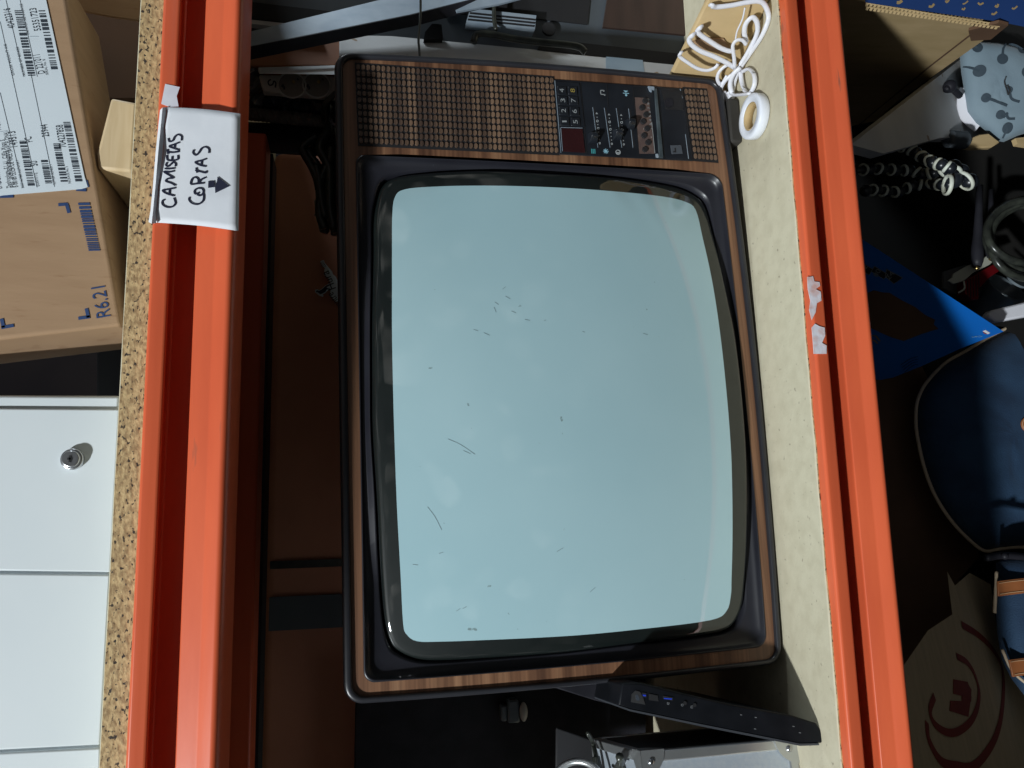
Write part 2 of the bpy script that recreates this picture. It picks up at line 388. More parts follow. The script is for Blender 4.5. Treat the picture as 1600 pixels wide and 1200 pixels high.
# tape residue on lower beam
pl = Plane((0, -.0121, -.012), (0, -1, 0))
bm = BM()
for poly in ([(1261, 433), (1270, 432), (1272, 440), (1280, 441), (1281, 447), (1274, 452), (1282, 456), (1283, 470), (1276, 474), (1274, 488), (1268, 500), (1264, 484), (1266, 470), (1262, 452)],
             [(1268, 512), (1273, 506), (1280, 510), (1288, 512), (1289, 524), (1284, 536), (1291, 540), (1291, 553), (1271, 553), (1270, 536)]):
    a_prism(bm, [pl(x, y, .0002) for x, y in poly], pl.normal() * .0006)
tag(link('tape_residue', bm, M['tape']), 'torn whitish tape scraps stuck on the lower orange beam', 'tape')

# ================================================================== handwritten sign on the upper beam
T = Thing('paper_sign', 'white paper sign with handwritten words and arrow on the upper beam', 'sign', onY(300, 260, -.012))
ps = Plane((0, -.012, 0), (0, -1, 0))
def sign_y(t):  # paper bows off the beam towards its lower edge
    return -.006 - .010 * sin(pi * min(1, t) * .55)
rows = []
NU, NV = 24, 18
bm = BM()
TL, BL, TR, BR = (262, 168), (244, 348), (375, 178), (372, 361)   # image corners: world upper-right, upper-left, lower-right, lower-left
grid = []
for i in range(NU + 1):
    s = i / NU; row = []
    for j in range(NV + 1):
        t = j / NV
        px = (TL[0] * (1 - s) + TR[0] * s) * (1 - t) + (BL[0] * (1 - s) + BR[0] * s) * t
        py = (TL[1] * (1 - s) + TR[1] * s) * (1 - t) + (BL[1] * (1 - s) + BR[1] * s) * t + (4 * sin(pi * s) * (-1 if t < .5 else -1)) * abs(t - .5)
        y = -.0132 - .0085 * s ** .8 + (.004 * ((s - .92) / .08) ** 2 if s > .92 else 0) + .0015 * sin(9 * t + 4 * s) * s
        row.append(bm.verts.new(onY(px, py, y)))
    grid.append(row)
for i in range(NU):
    for j in range(NV): bm.faces.new((grid[i][j], grid[i + 1][j], grid[i + 1][j + 1], grid[i][j + 1]))
o = link('sheet', bm, M['paper'], T, smooth=True)
sm = o.modifiers.new('thick', 'SOLIDIFY'); sm.thickness = .0006; sm.offset = 1
# folded upper strip, crumpled, and the strip of tape
bm = BM()
top = [(261, 167), (258, 200), (254, 240), (249, 290), (245, 330), (244, 349)]; mid = [(254, 168), (251, 200), (247, 240), (243, 290), (239, 330), (237, 349)]
low = [(250, 172), (247, 200), (243, 240), (239, 290), (235, 330), (232, 347)]
rws = [[onY(x, y, yy + .002 * sin(k * 2.3)) for k, (x, y) in enumerate(L)] for L, yy in ((top, -.0136), (mid, -.0185), (low, -.0125))]
a_loft(bm, rws, closed=False)
o = link('folded_edge', bm, M['paper'], T, smooth=False)
sm = o.modifiers.new('thick', 'SOLIDIFY'); sm.thickness = .0006
bm = BM(); a_prism(bm, [onY(x, y, -.0131) for x, y in ((258, 131), (281, 136), (276, 150), (279, 166), (266, 167), (252, 162))], (0, .0006, 0))
link('tape_strip', bm, M['whitestrip'], T)
def sheet_pt(px, py):
    # place on the sheet under a pixel
    t = (py - 170) / 184.; xl = 262 - 18 * t; xr_ = 375 - 3 * t; s = max(0, min(1, (px - xl) / (xr_ - xl))); t = max(0, min(1, t))
    y = -.0132 - .0085 * s ** .8 + (.004 * ((s - .92) / .08) ** 2 if s > .92 else 0) + .0015 * sin(9 * t + 4 * s) * s
    return onY(px, py, y - .0013)
bm = BM()
def z3(q): return (220 + q[0] / 5., 120 + q[1] / 5.)      # coordinates read off a 5x enlargement
strokes = [
    # C A M I S E T A S
    [(185, 958), (168, 975), (172, 1000), (205, 1018), (245, 1015), (270, 990), (262, 955), (258, 945)],
    [(262, 930), (200, 912), (170, 888), (210, 880), (270, 868)], [(222, 925), (225, 878)],
    [(272, 850), (235, 830), (195, 815), (215, 795), (255, 790), (215, 765), (180, 742), (220, 744), (262, 736)],
    [(186, 716), (215, 719), (266, 714)],
    [(206, 668), (196, 690), (214, 700), (234, 684), (254, 668), (272, 680), (270, 702)],
    [(204, 612), (208, 648), (240, 655), (275, 650), (291, 640), (290, 612)], [(243, 652), (246, 620)],
    [(210, 566), (212, 606)], [(211, 588), (250, 591), (300, 584)],
    [(300, 572), (255, 558), (222, 543), (262, 528), (302, 512)], [(262, 560), (268, 524)],
    [(215, 480), (222, 505), (250, 498), (265, 470), (290, 452), (318, 465), (318, 500)],
    # C O R T A S
    [(380, 940), (378, 965), (405, 990), (450, 995), (485, 970), (492, 935), (488, 912)],
    [(455, 905), (425, 915), (420, 890), (445, 872), (480, 875), (488, 905), (465, 928), (438, 920)],
    [(495, 830), (440, 835), (392, 838), (400, 800), (425, 785), (448, 800), (450, 832), (470, 805), (508, 785)],
    [(432, 710), (440, 752)], [(425, 730), (470, 742), (508, 750), (512, 735)],
    [(510, 700), (462, 690), (425, 668), (470, 655), (512, 640)], [(470, 695), (478, 650)],
    [(415, 570), (408, 595), (430, 612), (455, 590), (475, 560), (505, 548), (532, 565), (532, 598)],
]
for st in strokes:
    ribbon(bm, [sheet_pt(*z3(q)) for q in st], .0016, (0, -1, 0), .0004)
link('handwriting', bm, M['ink'], T)
bm = BM(); a_prism(bm, [sheet_pt(*z3(q)) for q in ((528, 815), (575, 812), (578, 862), (526, 868))], (0, -.0004, 0))
a_prism(bm, [sheet_pt(*z3(q)) for q in ((600, 780), (692, 855), (582, 908), (580, 862), (596, 812))], (0, -.0004, 0))
link('arrow', bm, M['ink'], T)
# ================================================================== upper shelf: carton with label, second carton, wood block, white cabinet
pc = planeY(.030); nrm = Vector((0, -1, 0))
T = Thing('cardboard_box', 'tilted brown carton with white barcode label on the upper shelf', 'box', onY(190, 508, .03))
bm = BM()
front = [(190, 509), (160, 335), (140, 215), (118, 85), (98, -40), (-260, -40), (-260, 565), (0, 537)]
P = [pc(x, y) for x, y in [(190, 509), (96, -50), (-260, 10), (-240, 558)]]
a_prism(bm, P, (0.006, .125, 0.002))
link('body', bm, M['kraft'], T, bevel=.004, seg=3)
slab('label', [(137, 292), (132, 276), (72, 0), (58, -60), (-200, -10), (-150, 318), (0, 306), (5, 305), (128, 295)], pc, .0008, M['label'], T, off=.0011)
PT = lambda x, y: pc(x, y, .0012)
bm = BM()
def lbtext(s, a, b, h): a_text(bm, s, PT(*a), PT(*b), nrm, h=h, off=.0003)
q6 = lambda X, Y: (X / 6., 120 + Y / 6.)
q10 = lambda X, Y: (X / 10., Y / 10.)
hh = .0062
lbtext('40422316', q10(235, 438), q10(150, 125), hh); lbtext('55351723', q10(640, 478), q10(560, 125), hh)
lbtext('D 221011', q10(700, 1145), q10(615, 850), hh)
lbtext('149513', q6(165, 655), q6(140, 510), hh); lbtext('PC', q6(305, 608), q6(290, 560), hh); lbtext('50', q6(352, 835), q6(345, 788), hh)
lbtext('25944', q6(460, 560), q6(440, 445), hh); lbtext('704227858', q6(620, 660), q6(585, 450), hh)
link('lettering', bm, M['print'], T); bm = BM()
lbtext('EPIDOR Seals and Rubber', q6(18, 1048), q6(-46, 640), .0042); lbtext('Technology, S.L.U.  C/Els Xops 5', q6(105, 1042), q6(40, 590), .0040)
lbtext('Pol. Ind. Els Batzacs', q6(140, 1036), q6(80, 690), .0040)
lbtext('E-08185 LLICA DE VALL (BARCELONA)', q6(168, 1034), q6(70, 515), .0038)
lbtext('WOS', (2.5, 204), (-1, 190), .006)
link('address_lettering', bm, M['print'], T); bm = BM()
for s, a, b in (('PART NUMBER CUSTOMER P', q6(225, 1042), q6(170, 780)), ('QUANTITY Q', q6(368, 1030), q6(345, 900)), ('SUPPLIER NUMBER V', q6(520, 1010), q6(482, 820)),
                ('PACKAGE No. S', q6(665, 1000), q6(632, 840)), ('GROSS WEIGHT KG', q10(225, 1180), q10(95, 690)), ('NUMBER OF BOXES', q10(395, 1190), q10(285, 735)),
                ('SERIAL No. B', q10(755, 1170), q10(700, 925)), ('DISPATCH NOTE ADVICE', q10(455, 540), q10(345, 60))):
    lbtext(s, a, b, .0022)
link('small_print', bm, M['print'], T)
bm = BM()
def hline(a, b, wd=.0006): ribbon(bm, [PT(*a), PT(*b)], wd, nrm, .0003, k=1)
link('barcode_frame', bm, M['print'], T) if False else bm.free()
bm = BM()
for a, b in (((0, 34), (57.5, 293)), ((9, 0), (37, 120)), ((31, 0), (58, 120)), ((0, 145), (36, 294)), ((48, 115), (85, 292)), ((46, 57), (60, 57)), ((0, 206), (12, 204))): hline(a, b, .00028)
link('ruled_lines', bm, mat('grey_print', (.22, .26, .30), .7), T)
bm = BM()
def bars(a, b, wpx, n):
    """barcode between two pixels, bars reach wpx to the image right"""
    t = 0; rnd = random.Random(int(a[0] * 7 + a[1])); tot = []
    while t < 1:
        k = rnd.choice((1, 1, 2, 3)) / n; g = rnd.choice((1, 1, 2)) / n; tot.append((t, min(1, t + k))); t += k + g
    for t0, t1 in tot:
        c = [(a[0] + (b[0] - a[0]) * q, a[1] + (b[1] - a[1]) * q) for q in (t0, t1)]
        a_prism(bm, [PT(*c[0]), PT(c[0][0] + wpx, c[0][1] - wpx * .02), PT(c[1][0] + wpx, c[1][1] - wpx * .02), PT(*c[1])], nrm * .0003)
bm.free()
for a in ((q10(440, 1185), q10(225, 165), 11, 70), (q10(800, 1085), q10(600, 165), 10, 60), (q6(262, 1022), q6(180, 600), 10.5, 56), (q6(425, 1000), q6(382, 775), 10, 34), (q6(570, 985), q6(497, 620), 10.5, 50), (q6(708, 982), q6(592, 425), 10.5, 70)):
    bm = BM(); bars(*a); link('barcode', bm, M['print'], T)
bm = BM()
c0 = lambda X, Y: (X / 4., 300 + Y / 4.)
a_text(bm, 'R6.21', pc(*c0(692, 775), .0004), pc(*c0(655, 585), .0004), nrm, h=.0125, off=.0003)
def stripe(pts, wd): ribbon(bm, [pc(x, y, .0004) for x, y in pts], wd, nrm, .0003, k=1)
link('printed_code', bm, M['blueprint'], T)
for two in (([c0(365, 80), c0(420, 76)], [c0(415, 72), c0(432, 132)]), ([c0(490, 790), c0(562, 780)], [c0(552, 785), c0(540, 728)]), ([c0(8, 848), c0(86, 834)], [c0(22, 848), c0(10, 792)]), ([(119, 296), (135, 297)], [(137, 293), (134, 282)]), ([(0, 307), (21, 306.5)],)):
    bm = BM()
    for pts in two: stripe(pts, .0030)
    link('corner_mark', bm, M['blueprint'], T)
bm = BM()
for pts in () and ([c0(365, 80), c0(420, 76)], [c0(415, 72), c0(432, 132)], [c0(490, 790), c0(562, 780)], [c0(552, 785), c0(540, 728)], [c0(8, 848), c0(86, 834)], [c0(22, 848), c0(10, 792)],
            [(0, 307), (21, 306.5)], [(119, 296), (135, 297)], [(137, 293), (134, 282)]): stripe(pts, .0030)
t = 0; rnd = random.Random(5)
while t < 1:
    k = rnd.choice((.02, .03, .05)); a = (122 + 17 * t, 317 + 77 * t)
    b2 = (122 + 17 * (t + k), 317 + 77 * (t + k))
    a_prism(bm, [pc(*a, .0004), pc(a[0] + 18, a[1] - .5, .0004), pc(b2[0] + 18, b2[1] - .5, .0004), pc(*b2, .0004)], nrm * .0003); t += k + rnd.choice((.015, .025))
link('printed_barcode', bm, M['blueprint'], T)

T = Thing('cardboard_box', 'brown open carton behind the wood block, flap in light', 'box', onY(212, 100, .16), group=None)
pb = planeY(.185)
slab('body', [(40, -60), (232, -60), (226, 60), (213, 153), (163, 153), (128, 95), (60, -20)], pb, .12, M['kraft_dark'], T)  # front carton's shade put into a darker card colour than the flap
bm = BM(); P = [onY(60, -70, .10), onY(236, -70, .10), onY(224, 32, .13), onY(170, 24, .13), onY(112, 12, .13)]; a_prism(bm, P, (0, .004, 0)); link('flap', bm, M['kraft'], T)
T = Thing('wooden_block', 'short pale pine offcut lying behind the speckled shelf edge', 'wood', onY(190, 210, .09))
slab('wood_block', [(173, 152), (214, 160), (206, 268), (153, 264), (151, 238)], planeY(.036), .12, M['palewood'], T, bevel=.003)
bm = BM(); pk = planeY(.30)
a_prism(bm, [pk(x, y) for x, y in ((118, 158), (240, 158), (214, 640), (150, 640), (150, 300))], (0, .2, 0))
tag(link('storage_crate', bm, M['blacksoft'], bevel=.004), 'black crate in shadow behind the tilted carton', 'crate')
bm = BM(); pk = planeY(.24)
a_prism(bm, [pk(x, y) for x, y in ((126, 90), (133, 106), (146, 126), (134, 129), (130, 108))], (0, .03, 0)); tag(link('paper_scrap', bm, M['paper']), 'small white scrap seen between the two upper cartons', 'paper')
bm = BM(); rnd = random.Random(3)
for k in range(16):
    x = 132 + rnd.random() * 38; y = 138 + rnd.random() * 16
    a_tube(bm, [onY(x, y, .2 + rnd.random() * .02), onY(x + rnd.uniform(4, 12), y + rnd.uniform(-5, 5), .2), onY(x + rnd.uniform(8, 20), y + rnd.uniform(-3, 6), .21)], .0012, 5)
tag(link('tinsel', bm, M['steel'], smooth=True), 'silvery tinsel tangle beside the wood block', 'tinsel')

# white cabinet
T = Thing('metal_cabinet', 'white enamelled cabinet with round cam lock on the upper shelf', 'cabinet', onY(150, 900, .05))
pw = planeY(.046)
slab('body', [(-230, 616), (188, 618), (140, 1500), (-230, 1500)], pw, .40, M['white_metal'], T, bevel=.003)
for k, poly in enumerate(([(-230, 636.5), (187, 639), (172, 894), (-230, 889)], [(-230, 893.5), (172, 898), (156, 1164), (-230, 1184)], [(-230, 1189), (157, 1168.5), (150, 1500), (-230, 1500)])):
    do = slab('door', poly, pw, .006, M['white_metal'], T, off=.004, bevel=.0016)
    if k == 0:
        lc = pw(115, 718, .004); bm = BM(); a_disc(bm, lc, (0, -1, 0), .0098, .006, 32); a_disc(bm, lc + Vector((0, -.006, 0)), (0, -1, 0), .0078, .003, 32)
        lk = link('cam_lock', bm, M['steel'], (T, do), bevel=.0012, seg=3)
        bm = BM(); a_box(bm, lc + Vector((0, -.0094, 0)), (.0062, .0012, .0018)); a_box(bm, lc + Vector((.0002, -.0094, .0003)), (.0020, .0012, .0040)); link('keyhole', bm, M['blacksoft'], (T, do))

# ================================================================== television
TY, TZ, TH, TR_ = .101139, .012, radians(1.0602), radians(1.33279)
TV = Thing('television', 'old wood veneer television with grey-green screen and side control strip', 'television', (0, TY, TZ), (0, -TR_, TH))
Cl = TV.Mi @ CP; R3 = TV.Mi.to_3x3()
def lv(px, py, y=0):            # pixel -> point on the set's front plane, in the set's own axes
    d = R3 @ ray(px, py); return Cl + d * ((y - Cl.y) / d.y)
SR = 1.15; SC = lv(865, 640); SC = Vector((SC.x, SR - .036, SC.z))      # picture-tube sphere
def onS(px, py, R=None):
    d = R3 @ ray(px, py); d.normalize(); f = Cl - SC; R = R or SR
    b = f.dot(d); c = f.length_squared - R * R; return Cl + d * (-b - math.sqrt(b * b - c))
def sph_y(x, z): return SC.y - math.sqrt(SR * SR - (x - SC.x) ** 2 - (z - SC.z) ** 2)
def roundquad(c, r, bul=(0, 0, 0, 0), n=9, ne=14):
    """closed loop (x,z): corners in order, arcs of radius r, sides bulging by bul"""
    C = [Vector((p[0], p[1])) for p in c]; out = []
    cen = sum(C, Vector((0, 0))) / len(C)
    for i, p in enumerate(C):
        a = (C[i - 1] - p).normalized(); b = (C[(i + 1) % len(C)] - p).normalized()
        rr = r[i] if isinstance(r, (list, tuple)) else r
        ang = a.angle(b); dd = rr / math.tan(ang / 2); s = p + a * dd; e = p + b * dd
        o = p + (a + b).normalized() * (rr / sin(ang / 2))
        v0 = s - o; v1 = e - o; th = v0.angle(v1)
        for k in range(n + 1):
            t = k / n; out.append(o + (v0 * sin((1 - t) * th) + v1 * sin(t * th)) / sin(th))
        nx = C[(i + 1) % len(C)]; an = (C[i] - nx).normalized(); bn = (C[(i + 2) % len(C)] - nx).normalized()
        r2 = r[(i + 1) % len(C)] if isinstance(r, (list, tuple)) else r
        dn = r2 / math.tan(an.angle(bn) / 2); e2 = nx + an * dn
        nrm_ = Vector(((e2 - e).y, -(e2 - e).x)).normalized()
        if nrm_.dot((e + e2) / 2 - cen) < 0: nrm_ = -nrm_
        for k in range(1, ne):
            t = k / ne; out.append(e.lerp(e2, t) + nrm_ * bul[i] * 4 * t * (1 - t))
    return out
def polar(loop, cen, angs):
    L = [(p.x - cen[0], p.y - cen[1]) for p in loop]; out = []
    for a in angs:
        dx, dz = cos(a), sin(a); best = None
        for i in range(len(L)):
            x1, z1 = L[i]; x2, z2 = L[(i + 1) % len(L)]
            den = dx * (z2 - z1) - dz * (x2 - x1)
            if abs(den) < 1e-12: continue
            t = (x1 * (z2 - z1) - z1 * (x2 - x1)) / den; s = (x1 * dz - z1 * dx) / den
            if t > 0 and -1e-6 <= s <= 1 + 1e-6 and (best is None or t < best): best = t
        best = best if best is not None else .3
        out.append(Vector((cen[0] + dx * best, cen[1] + dz * best)))
    return out
def angs_of(cen, *loops):
    A = sorted(math.atan2(p.y - cen[1], p.x - cen[0]) for L in loops for p in L); out = [A[0]]
    for a in A[1:]:
        if a - out[-1] > .004: out.append(a)
    return out
def smoothloop(px, fn, k=4):
    P = [fn(*p) for p in px]; n = len(P); out = []
    for i in range(n):
        p0, p1, p2, p3 = P[i - 1], P[i], P[(i + 1) % n], P[(i + 2) % n]
        for q in range(k):
            t = q / k; out.append(.5 * ((2 * p1) + (p2 - p0) * t + (2 * p0 - 5 * p1 + 4 * p2 - p3) * t * t + (3 * p1 - p0 - 3 * p2 + p3) * t ** 3))
    return out
v2 = lambda p: Vector((p.x, p.z))
cen = (SC.x, SC.z)
# corner order: image top-left, top-right, bottom-right, bottom-left (world upper right, lower right, lower left, upper left)
outer = roundquad([v2(lv(*q)) for q in ((522, 83), (1127, 125), (1222, 1036), (537, 1102))], .020, (.004, .008, .003, .000))
woodl = roundquad([v2(lv(*q)) for q in ((535, 91), (1118.5, 131.5), (1212.5, 1029), (551, 1089))], .013, (.004, .008, .003, .000))
bez = roundquad([v2(lv(*q)) for q in ((556, 242), (1127, 272.5), (1198.5, 1010), (569, 1067))], (.011, .018, .014, .012), (.001, .003, .002, .0))
glass_px = [(584, 400), (584, 345), (588, 316), (597.5, 288), (620, 275), (665, 269), (712, 266), (765, 265), (820, 267), (872, 270), (960, 276), (1020, 284), (1060, 292), (1086, 304), (1103, 322), (1117, 372), (1125, 402), (1141, 475), (1150, 519),
            (1160, 600), (1168, 700), (1170, 770), (1169, 850), (1165, 915), (1161, 948), (1150, 972), (1134, 986), (1100, 993), (1040, 1001), (985, 1007), (885, 1020), (766, 1029), (691, 1033), (654, 1031), (626, 1020), (611, 1005), (601, 966), (595, 890), (590, 787), (583, 675), (582, 600), (582, 500)]
phos_px = [(612.5, 450), (612.5, 380), (613, 335), (617, 308), (632, 296), (680, 291.5), (760, 290), (860, 292.5), (960, 299), (1035, 307), (1070, 315), (1087, 328), (1098, 372), (1110, 425), (1118, 470), (1127, 535), (1134, 600),
           (1142, 700), (1144, 762), (1144.5, 840), (1143, 905), (1142, 930), (1135, 955), (1110, 969), (1010, 982), (897, 993), (760, 1000), (690, 1002.5), (652, 1002), (636, 992), (630, 975), (626, 900), (620, 787), (616, 675), (614, 600), (612.5, 520)]
gl3 = smoothloop(glass_px, onS); ph3 = smoothloop(phos_px, onS)
gl = [v2(p) for p in gl3]; ph = [v2(p) for p in ph3]
def L3(loop, y): return [(p.x, y, p.y) for p in loop]
def mixl(a, b, t): return [p.lerp(q, t) for p, q in zip(a, b)]
A = angs_of(cen, outer, woodl, bez)
oL, wL, bL = polar(outer, cen, A), polar(woodl, cen, A), polar(bez, cen, A)
# outer plastic frame
bm = BM()
a_loft(bm, [L3(wL, .004), L3(wL, -.0015), L3(mixl(wL, oL, .12), -.0042), L3(mixl(wL, oL, .30), -.0048), L3(mixl(wL, oL, .72), -.0046), L3(mixl(wL, oL, .92), -.003), L3(oL, .001), L3(oL, .055)])
link('frame', bm, M['frame'], TV, world=False, smooth=True)
# cabinet body behind
bcen = Vector((0, .25))
def shr(loop, k): return [bcen + (p - bcen) * k for p in loop]
bm = BM(); a_loft(bm, [L3(shr(oL, .985), .054), L3(shr(oL, .985), .16), L3(shr(oL, .93), .22), L3(shr(oL, .70), .34), L3(shr(oL, .45), .42)], False, True)
link('cabinet', bm, M['black'], TV, world=False, smooth=True)
# veneered front
bm = BM(); a_loft(bm, [L3(mixl(wL, bL, .004), .0002), L3(mixl(wL, bL, .97), .0002)]); link('veneer_front', bm, M['veneer'], TV, world=False)
# bezel sloping into the tube
gA = angs_of(cen, bez, gl); b2, g2 = polar(bez, cen, gA), polar(gl, cen, gA)
gout = [Vector(cen) + (p - Vector(cen)) * 1.012 for p in g2]
bm = BM()
fl_ = lambda p: min(.010, sph_y(p.x, p.y) + .014)
lo = [L3(mixl(b2, gout, -.03), .0006), L3(b2, -.0006), L3(mixl(b2, gout, .04), -.0014), L3(mixl(b2, gout, .09), -.0006), L3(mixl(b2, gout, .17), .0035), L3(mixl(b2, gout, .30), .0062)]
for t in (.6, .9, 1.0): lo.append([(p.x, .0062 * (1 - t) + fl_(p) * t, p.y) for p in mixl(b2, gout, t)])
lo.append([(p.x, fl_(p) + .010, p.y) for p in mixl(gout, g2, .5)])
a_loft(bm, lo); link('bezel', bm, M['navyblack'], TV, world=False, smooth=True)
# picture tube : dark glass border and phosphor area on one spherical face
pA = angs_of(cen, gl, ph); g3, p3 = polar(gl, cen, pA), polar(ph, cen, pA)
def S3(loop, dy=0): return [(p.x, sph_y(p.x, p.y) + dy, p.y) for p in loop]
bm = BM(); a_loft(bm, [S3(g3, .026), S3(g3, .0055), S3(mixl(g3, p3, .035), .0026), S3(mixl(g3, p3, .09), .0010), S3(mixl(g3, p3, .17), .0002), S3(mixl(g3, p3, .3)), S3(mixl(g3, p3, .6)), S3(p3)])
gb = link('glass_border', bm, M['glassedge'], TV, world=False, smooth=True)
bm = BM(); cc = Vector(cen); lp = []
for k in range(14):
    lp.append(S3([cc + (p - cc) * (1 - k / 14) for p in p3], .0 if k else 0))
vv = a_loft(bm, lp); cv = bm.verts.new((cen[0], sph_y(*cen), cen[1]))
last = vv[-1]
for i in range(len(last)): bm.faces.new((last[i], last[(i + 1) % len(last)], cv))
scr = link('screen', bm, M['phosphor'], TV, world=False, smooth=True)
# marks on the glass
scuff = mat('scuff', (.19, .26, .28), .7)
for st in ([(700, 686), (720, 695), (742, 710)], [(724, 704), (735, 709)], [(668, 792), (680, 808), (690, 828)], [(713, 955), (719, 951)], [(723, 951), (729, 948)], [(645, 882), (653, 883)], [(686, 865), (692, 863)], [(922, 925), (930, 918)], [(870, 862), (880, 856)], [(790, 463), (797, 467)], [(772, 480), (775, 488)], [(799, 486), (806, 489)], [(910, 518), (914, 519)], [(820, 499), (828, 501)], [(850, 501), (853, 500)], [(1005, 521), (1012, 523)], [(740, 515), (747, 517)], [(756, 520), (765, 524)], [(785, 452), (790, 448)], [(773, 472), (779, 476)]):
    bm = BM(); ribbon(bm, [onS(*p) for p in st], .00045, (0, -1, 0), .0003, k=3); link('scratch', bm, scuff, (TV, scr), world=False)

# speaker grille: wood cells on a black plate
def grille(c, nu, nv, plate_pad=.0015):
    """c: pixel corners TL TR BR BL; nu cells along the image x, nv along the image y"""
    C = [lv(*q) for q in c]
    def bl(u, v): return (C[0].lerp(C[1], u)).lerp(C[3].lerp(C[2], u), v)
    bm = BM(); pad = lambda u, v: bl(u, v) + Vector((0, -.0006, 0))
    a_prism(bm, [pad(-.004 * 40 / nu, -.02), pad(1 + .004 * 40 / nu, -.02), pad(1 + .004 * 40 / nu, 1.02), pad(-.004 * 40 / nu, 1.02)], (0, .0005, 0))
    pl_ = link('speaker_grille', bm, M['blacksoft'], TV, world=False)
    bm = BM()
    for i in range(nu):
        for j in range(nv):
            g = .145; h = .125
            u0, u1, v0, v1 = (i + g) / nu, (i + 1 - g) / nu, (j + h) / nv, (j + 1 - h) / nv
            q = [bl(u0, v0), bl(u1, v0), bl(u1, v1), bl(u0, v1)]; q2 = []
            for k in range(4):
                p = q[k]; a = q[k - 1]; b = q[(k + 1) % 4]; q2 += [p.lerp(a, .22 if k % 2 == 0 else .3), p.lerp(b, .3 if k % 2 == 0 else .22)]
            a_prism(bm, [p + Vector((0, -.0007, 0)) for p in q2], (0, -.0016, 0))
    link('grille_cells', bm, M['cellwood'], (TV, pl_), world=False)
grille([(555.5, 100.5), (864.5, 122), (873, 240.5), (560.5, 225.5)], 41, 12)
grille([(1067.5, 138.5), (1103.5, 141), (1121, 252.5), (1083.5, 249.5)], 6, 11)

# control strip
cp = lambda X, Y: (850 + X / 5.714, 110 + Y / 5.714)
def lslab(name, px, y0, y1, m, parent, bevel=0, label=None):
    bm = BM(); a_prism(bm, [lv(*q, y0) for q in px], (0, y1 - y0, 0)); return link(name, bm, m, parent, world=False, bevel=bevel, label=label)
strip = lslab('control_strip', [(865.2, 123.5), (1067.2, 138), (1083, 251.5), (874.5, 241)], -.0018, -.0003, M['panelblack'], TV, bevel=.0006)
S = (TV, strip)
lslab('keypad', [(867.8, 126.5), (905.5, 129.5), (914, 198), (874.5, 196.5)], -.0030, -.0018, M['panelblack'], S, bevel=.0005)
digs = {'4': (877.7, 141.5), '3': (879.4, 157), '2': (880.6, 173), '1': (881.9, 189.6), '8': (894.6, 141.5), '7': (895.9, 157), '6': (897.6, 174), '5': (899, 190.5)}
for dgt, (x, y) in digs.items():
    lslab('channel_button', [(x - 7.2, y - 7), (x + 7.2, y - 6.4), (x + 8.0, y + 6.6), (x - 6.4, y + 6)], -.0046, -.003, M['panelblack'], S, bevel=.0008)
    bm = BM(); hw = 2.9 if dgt != '1' else 1.2
    a_text(bm, dgt, lv(x + 3.6, y + hw + .2, -.0047), lv(x + 3.2, y - hw, -.0047), (0, -1, 0), h=.0056, off=.0002)
    link('digit', bm, M['goldmark'] if dgt == '8' else M['dimwhite'], S, world=False)
lslab('display_window', [(876.3, 200), (910.5, 201), (914.6, 238.4), (879, 236.2)], -.0030, -.0018, M['darkred'], S, bevel=.0004)
bm = BM()
for a, b in (((876, 200), (878.8, 236)), ((866.8, 126), (876.5, 239)), ((876, 199.2), (910, 200.2))): ribbon(bm, [lv(*a, -.0031), lv(*b, -.0031)], .0006, (0, -1, 0), .0003, k=1)
link('trim_line', bm, M['galv'], S, world=False)
# slider bank
for X0, X1 in ((445, 492), (548, 600), (655, 705), (765, 805)):
    a = cp(X0, 330 + (X0 - 445) * .04); b = cp(X1, 690)
    bm = BM(); ribbon(bm, [lv(*a, -.0019), lv(a[0] + (b[0] - a[0]) * .5, (a[1] + b[1]) / 2, -.0019), lv(*b, -.0019)], .0022, (0, -1, 0), .0002, k=2); link('slider_slot', bm, M['blacksoft'], S, world=False)
    bm = BM(); ribbon(bm, [lv(a[0] - 1.9, a[1], -.0020), lv(b[0] - 1.9, b[1], -.0020)], .0005, (0, -1, 0), .0004, k=1); link('slot_edge', bm, M['galv'], S, world=False)
for X, Y in ((432, 612), (650, 582), (765, 490)):
    c = lv(*cp(X, Y), -.0018); bm = BM()
    a_loft(bm, [[c + Vector((sx * .0062, 0, sz * .0058)) for sx, sz in ((-1, -1), (1, -1), (1, 1), (-1, 1))], [c + Vector((sx * .0052, -.006, sz * .0046)) for sx, sz in ((-1, -1), (1, -1), (1, 1), (-1, 1))], [c + Vector((sx * .0018 + .001, -.0115, sz * .004)) for sx, sz in ((-1, -1), (1, -1), (1, 1), (-1, 1))]], True, True)
    kn = link('slider_knob', bm, M['panelblack'], S, world=False, bevel=.0006)
    bm = BM(); a_box(bm, c + Vector((-.0030, -.0103, 0)), (.0028, .0012, .0036)); link('knob_tip', bm, M['steel'], S, world=False)
bm = BM()
for k, (X, Y, X2, Y2) in enumerate(((470, 385, 498, 650), (580, 395, 606, 655), (688, 400, 712, 660))):
    for j in range(9):
        t = j / 8; x, y = cp(X + (X2 - X) * t, Y + (Y2 - Y) * t)
        if j in (0, 8): s = .0010
        elif j in (2, 4): s = .0013
        else: s = .00055
        c = lv(x, y, -.0020)
        if j in (8, 4, 2): a_ring(bm, c, (0, 1, 0), s, .0004, 10, 4)
        elif j == 0: a_prism(bm, [c + Vector((-.0008, 0, -.0016)), c + Vector((-.0008, 0, .0016)), c + Vector((.0016, 0, 0))], (0, -.0003, 0))
        else: a_prism(bm, [c + Vector((-s, 0, -s)), c + Vector((s, 0, -s)), c + Vector((s, 0, s)), c + Vector((-s, 0, s))], (0, -.0003, 0))
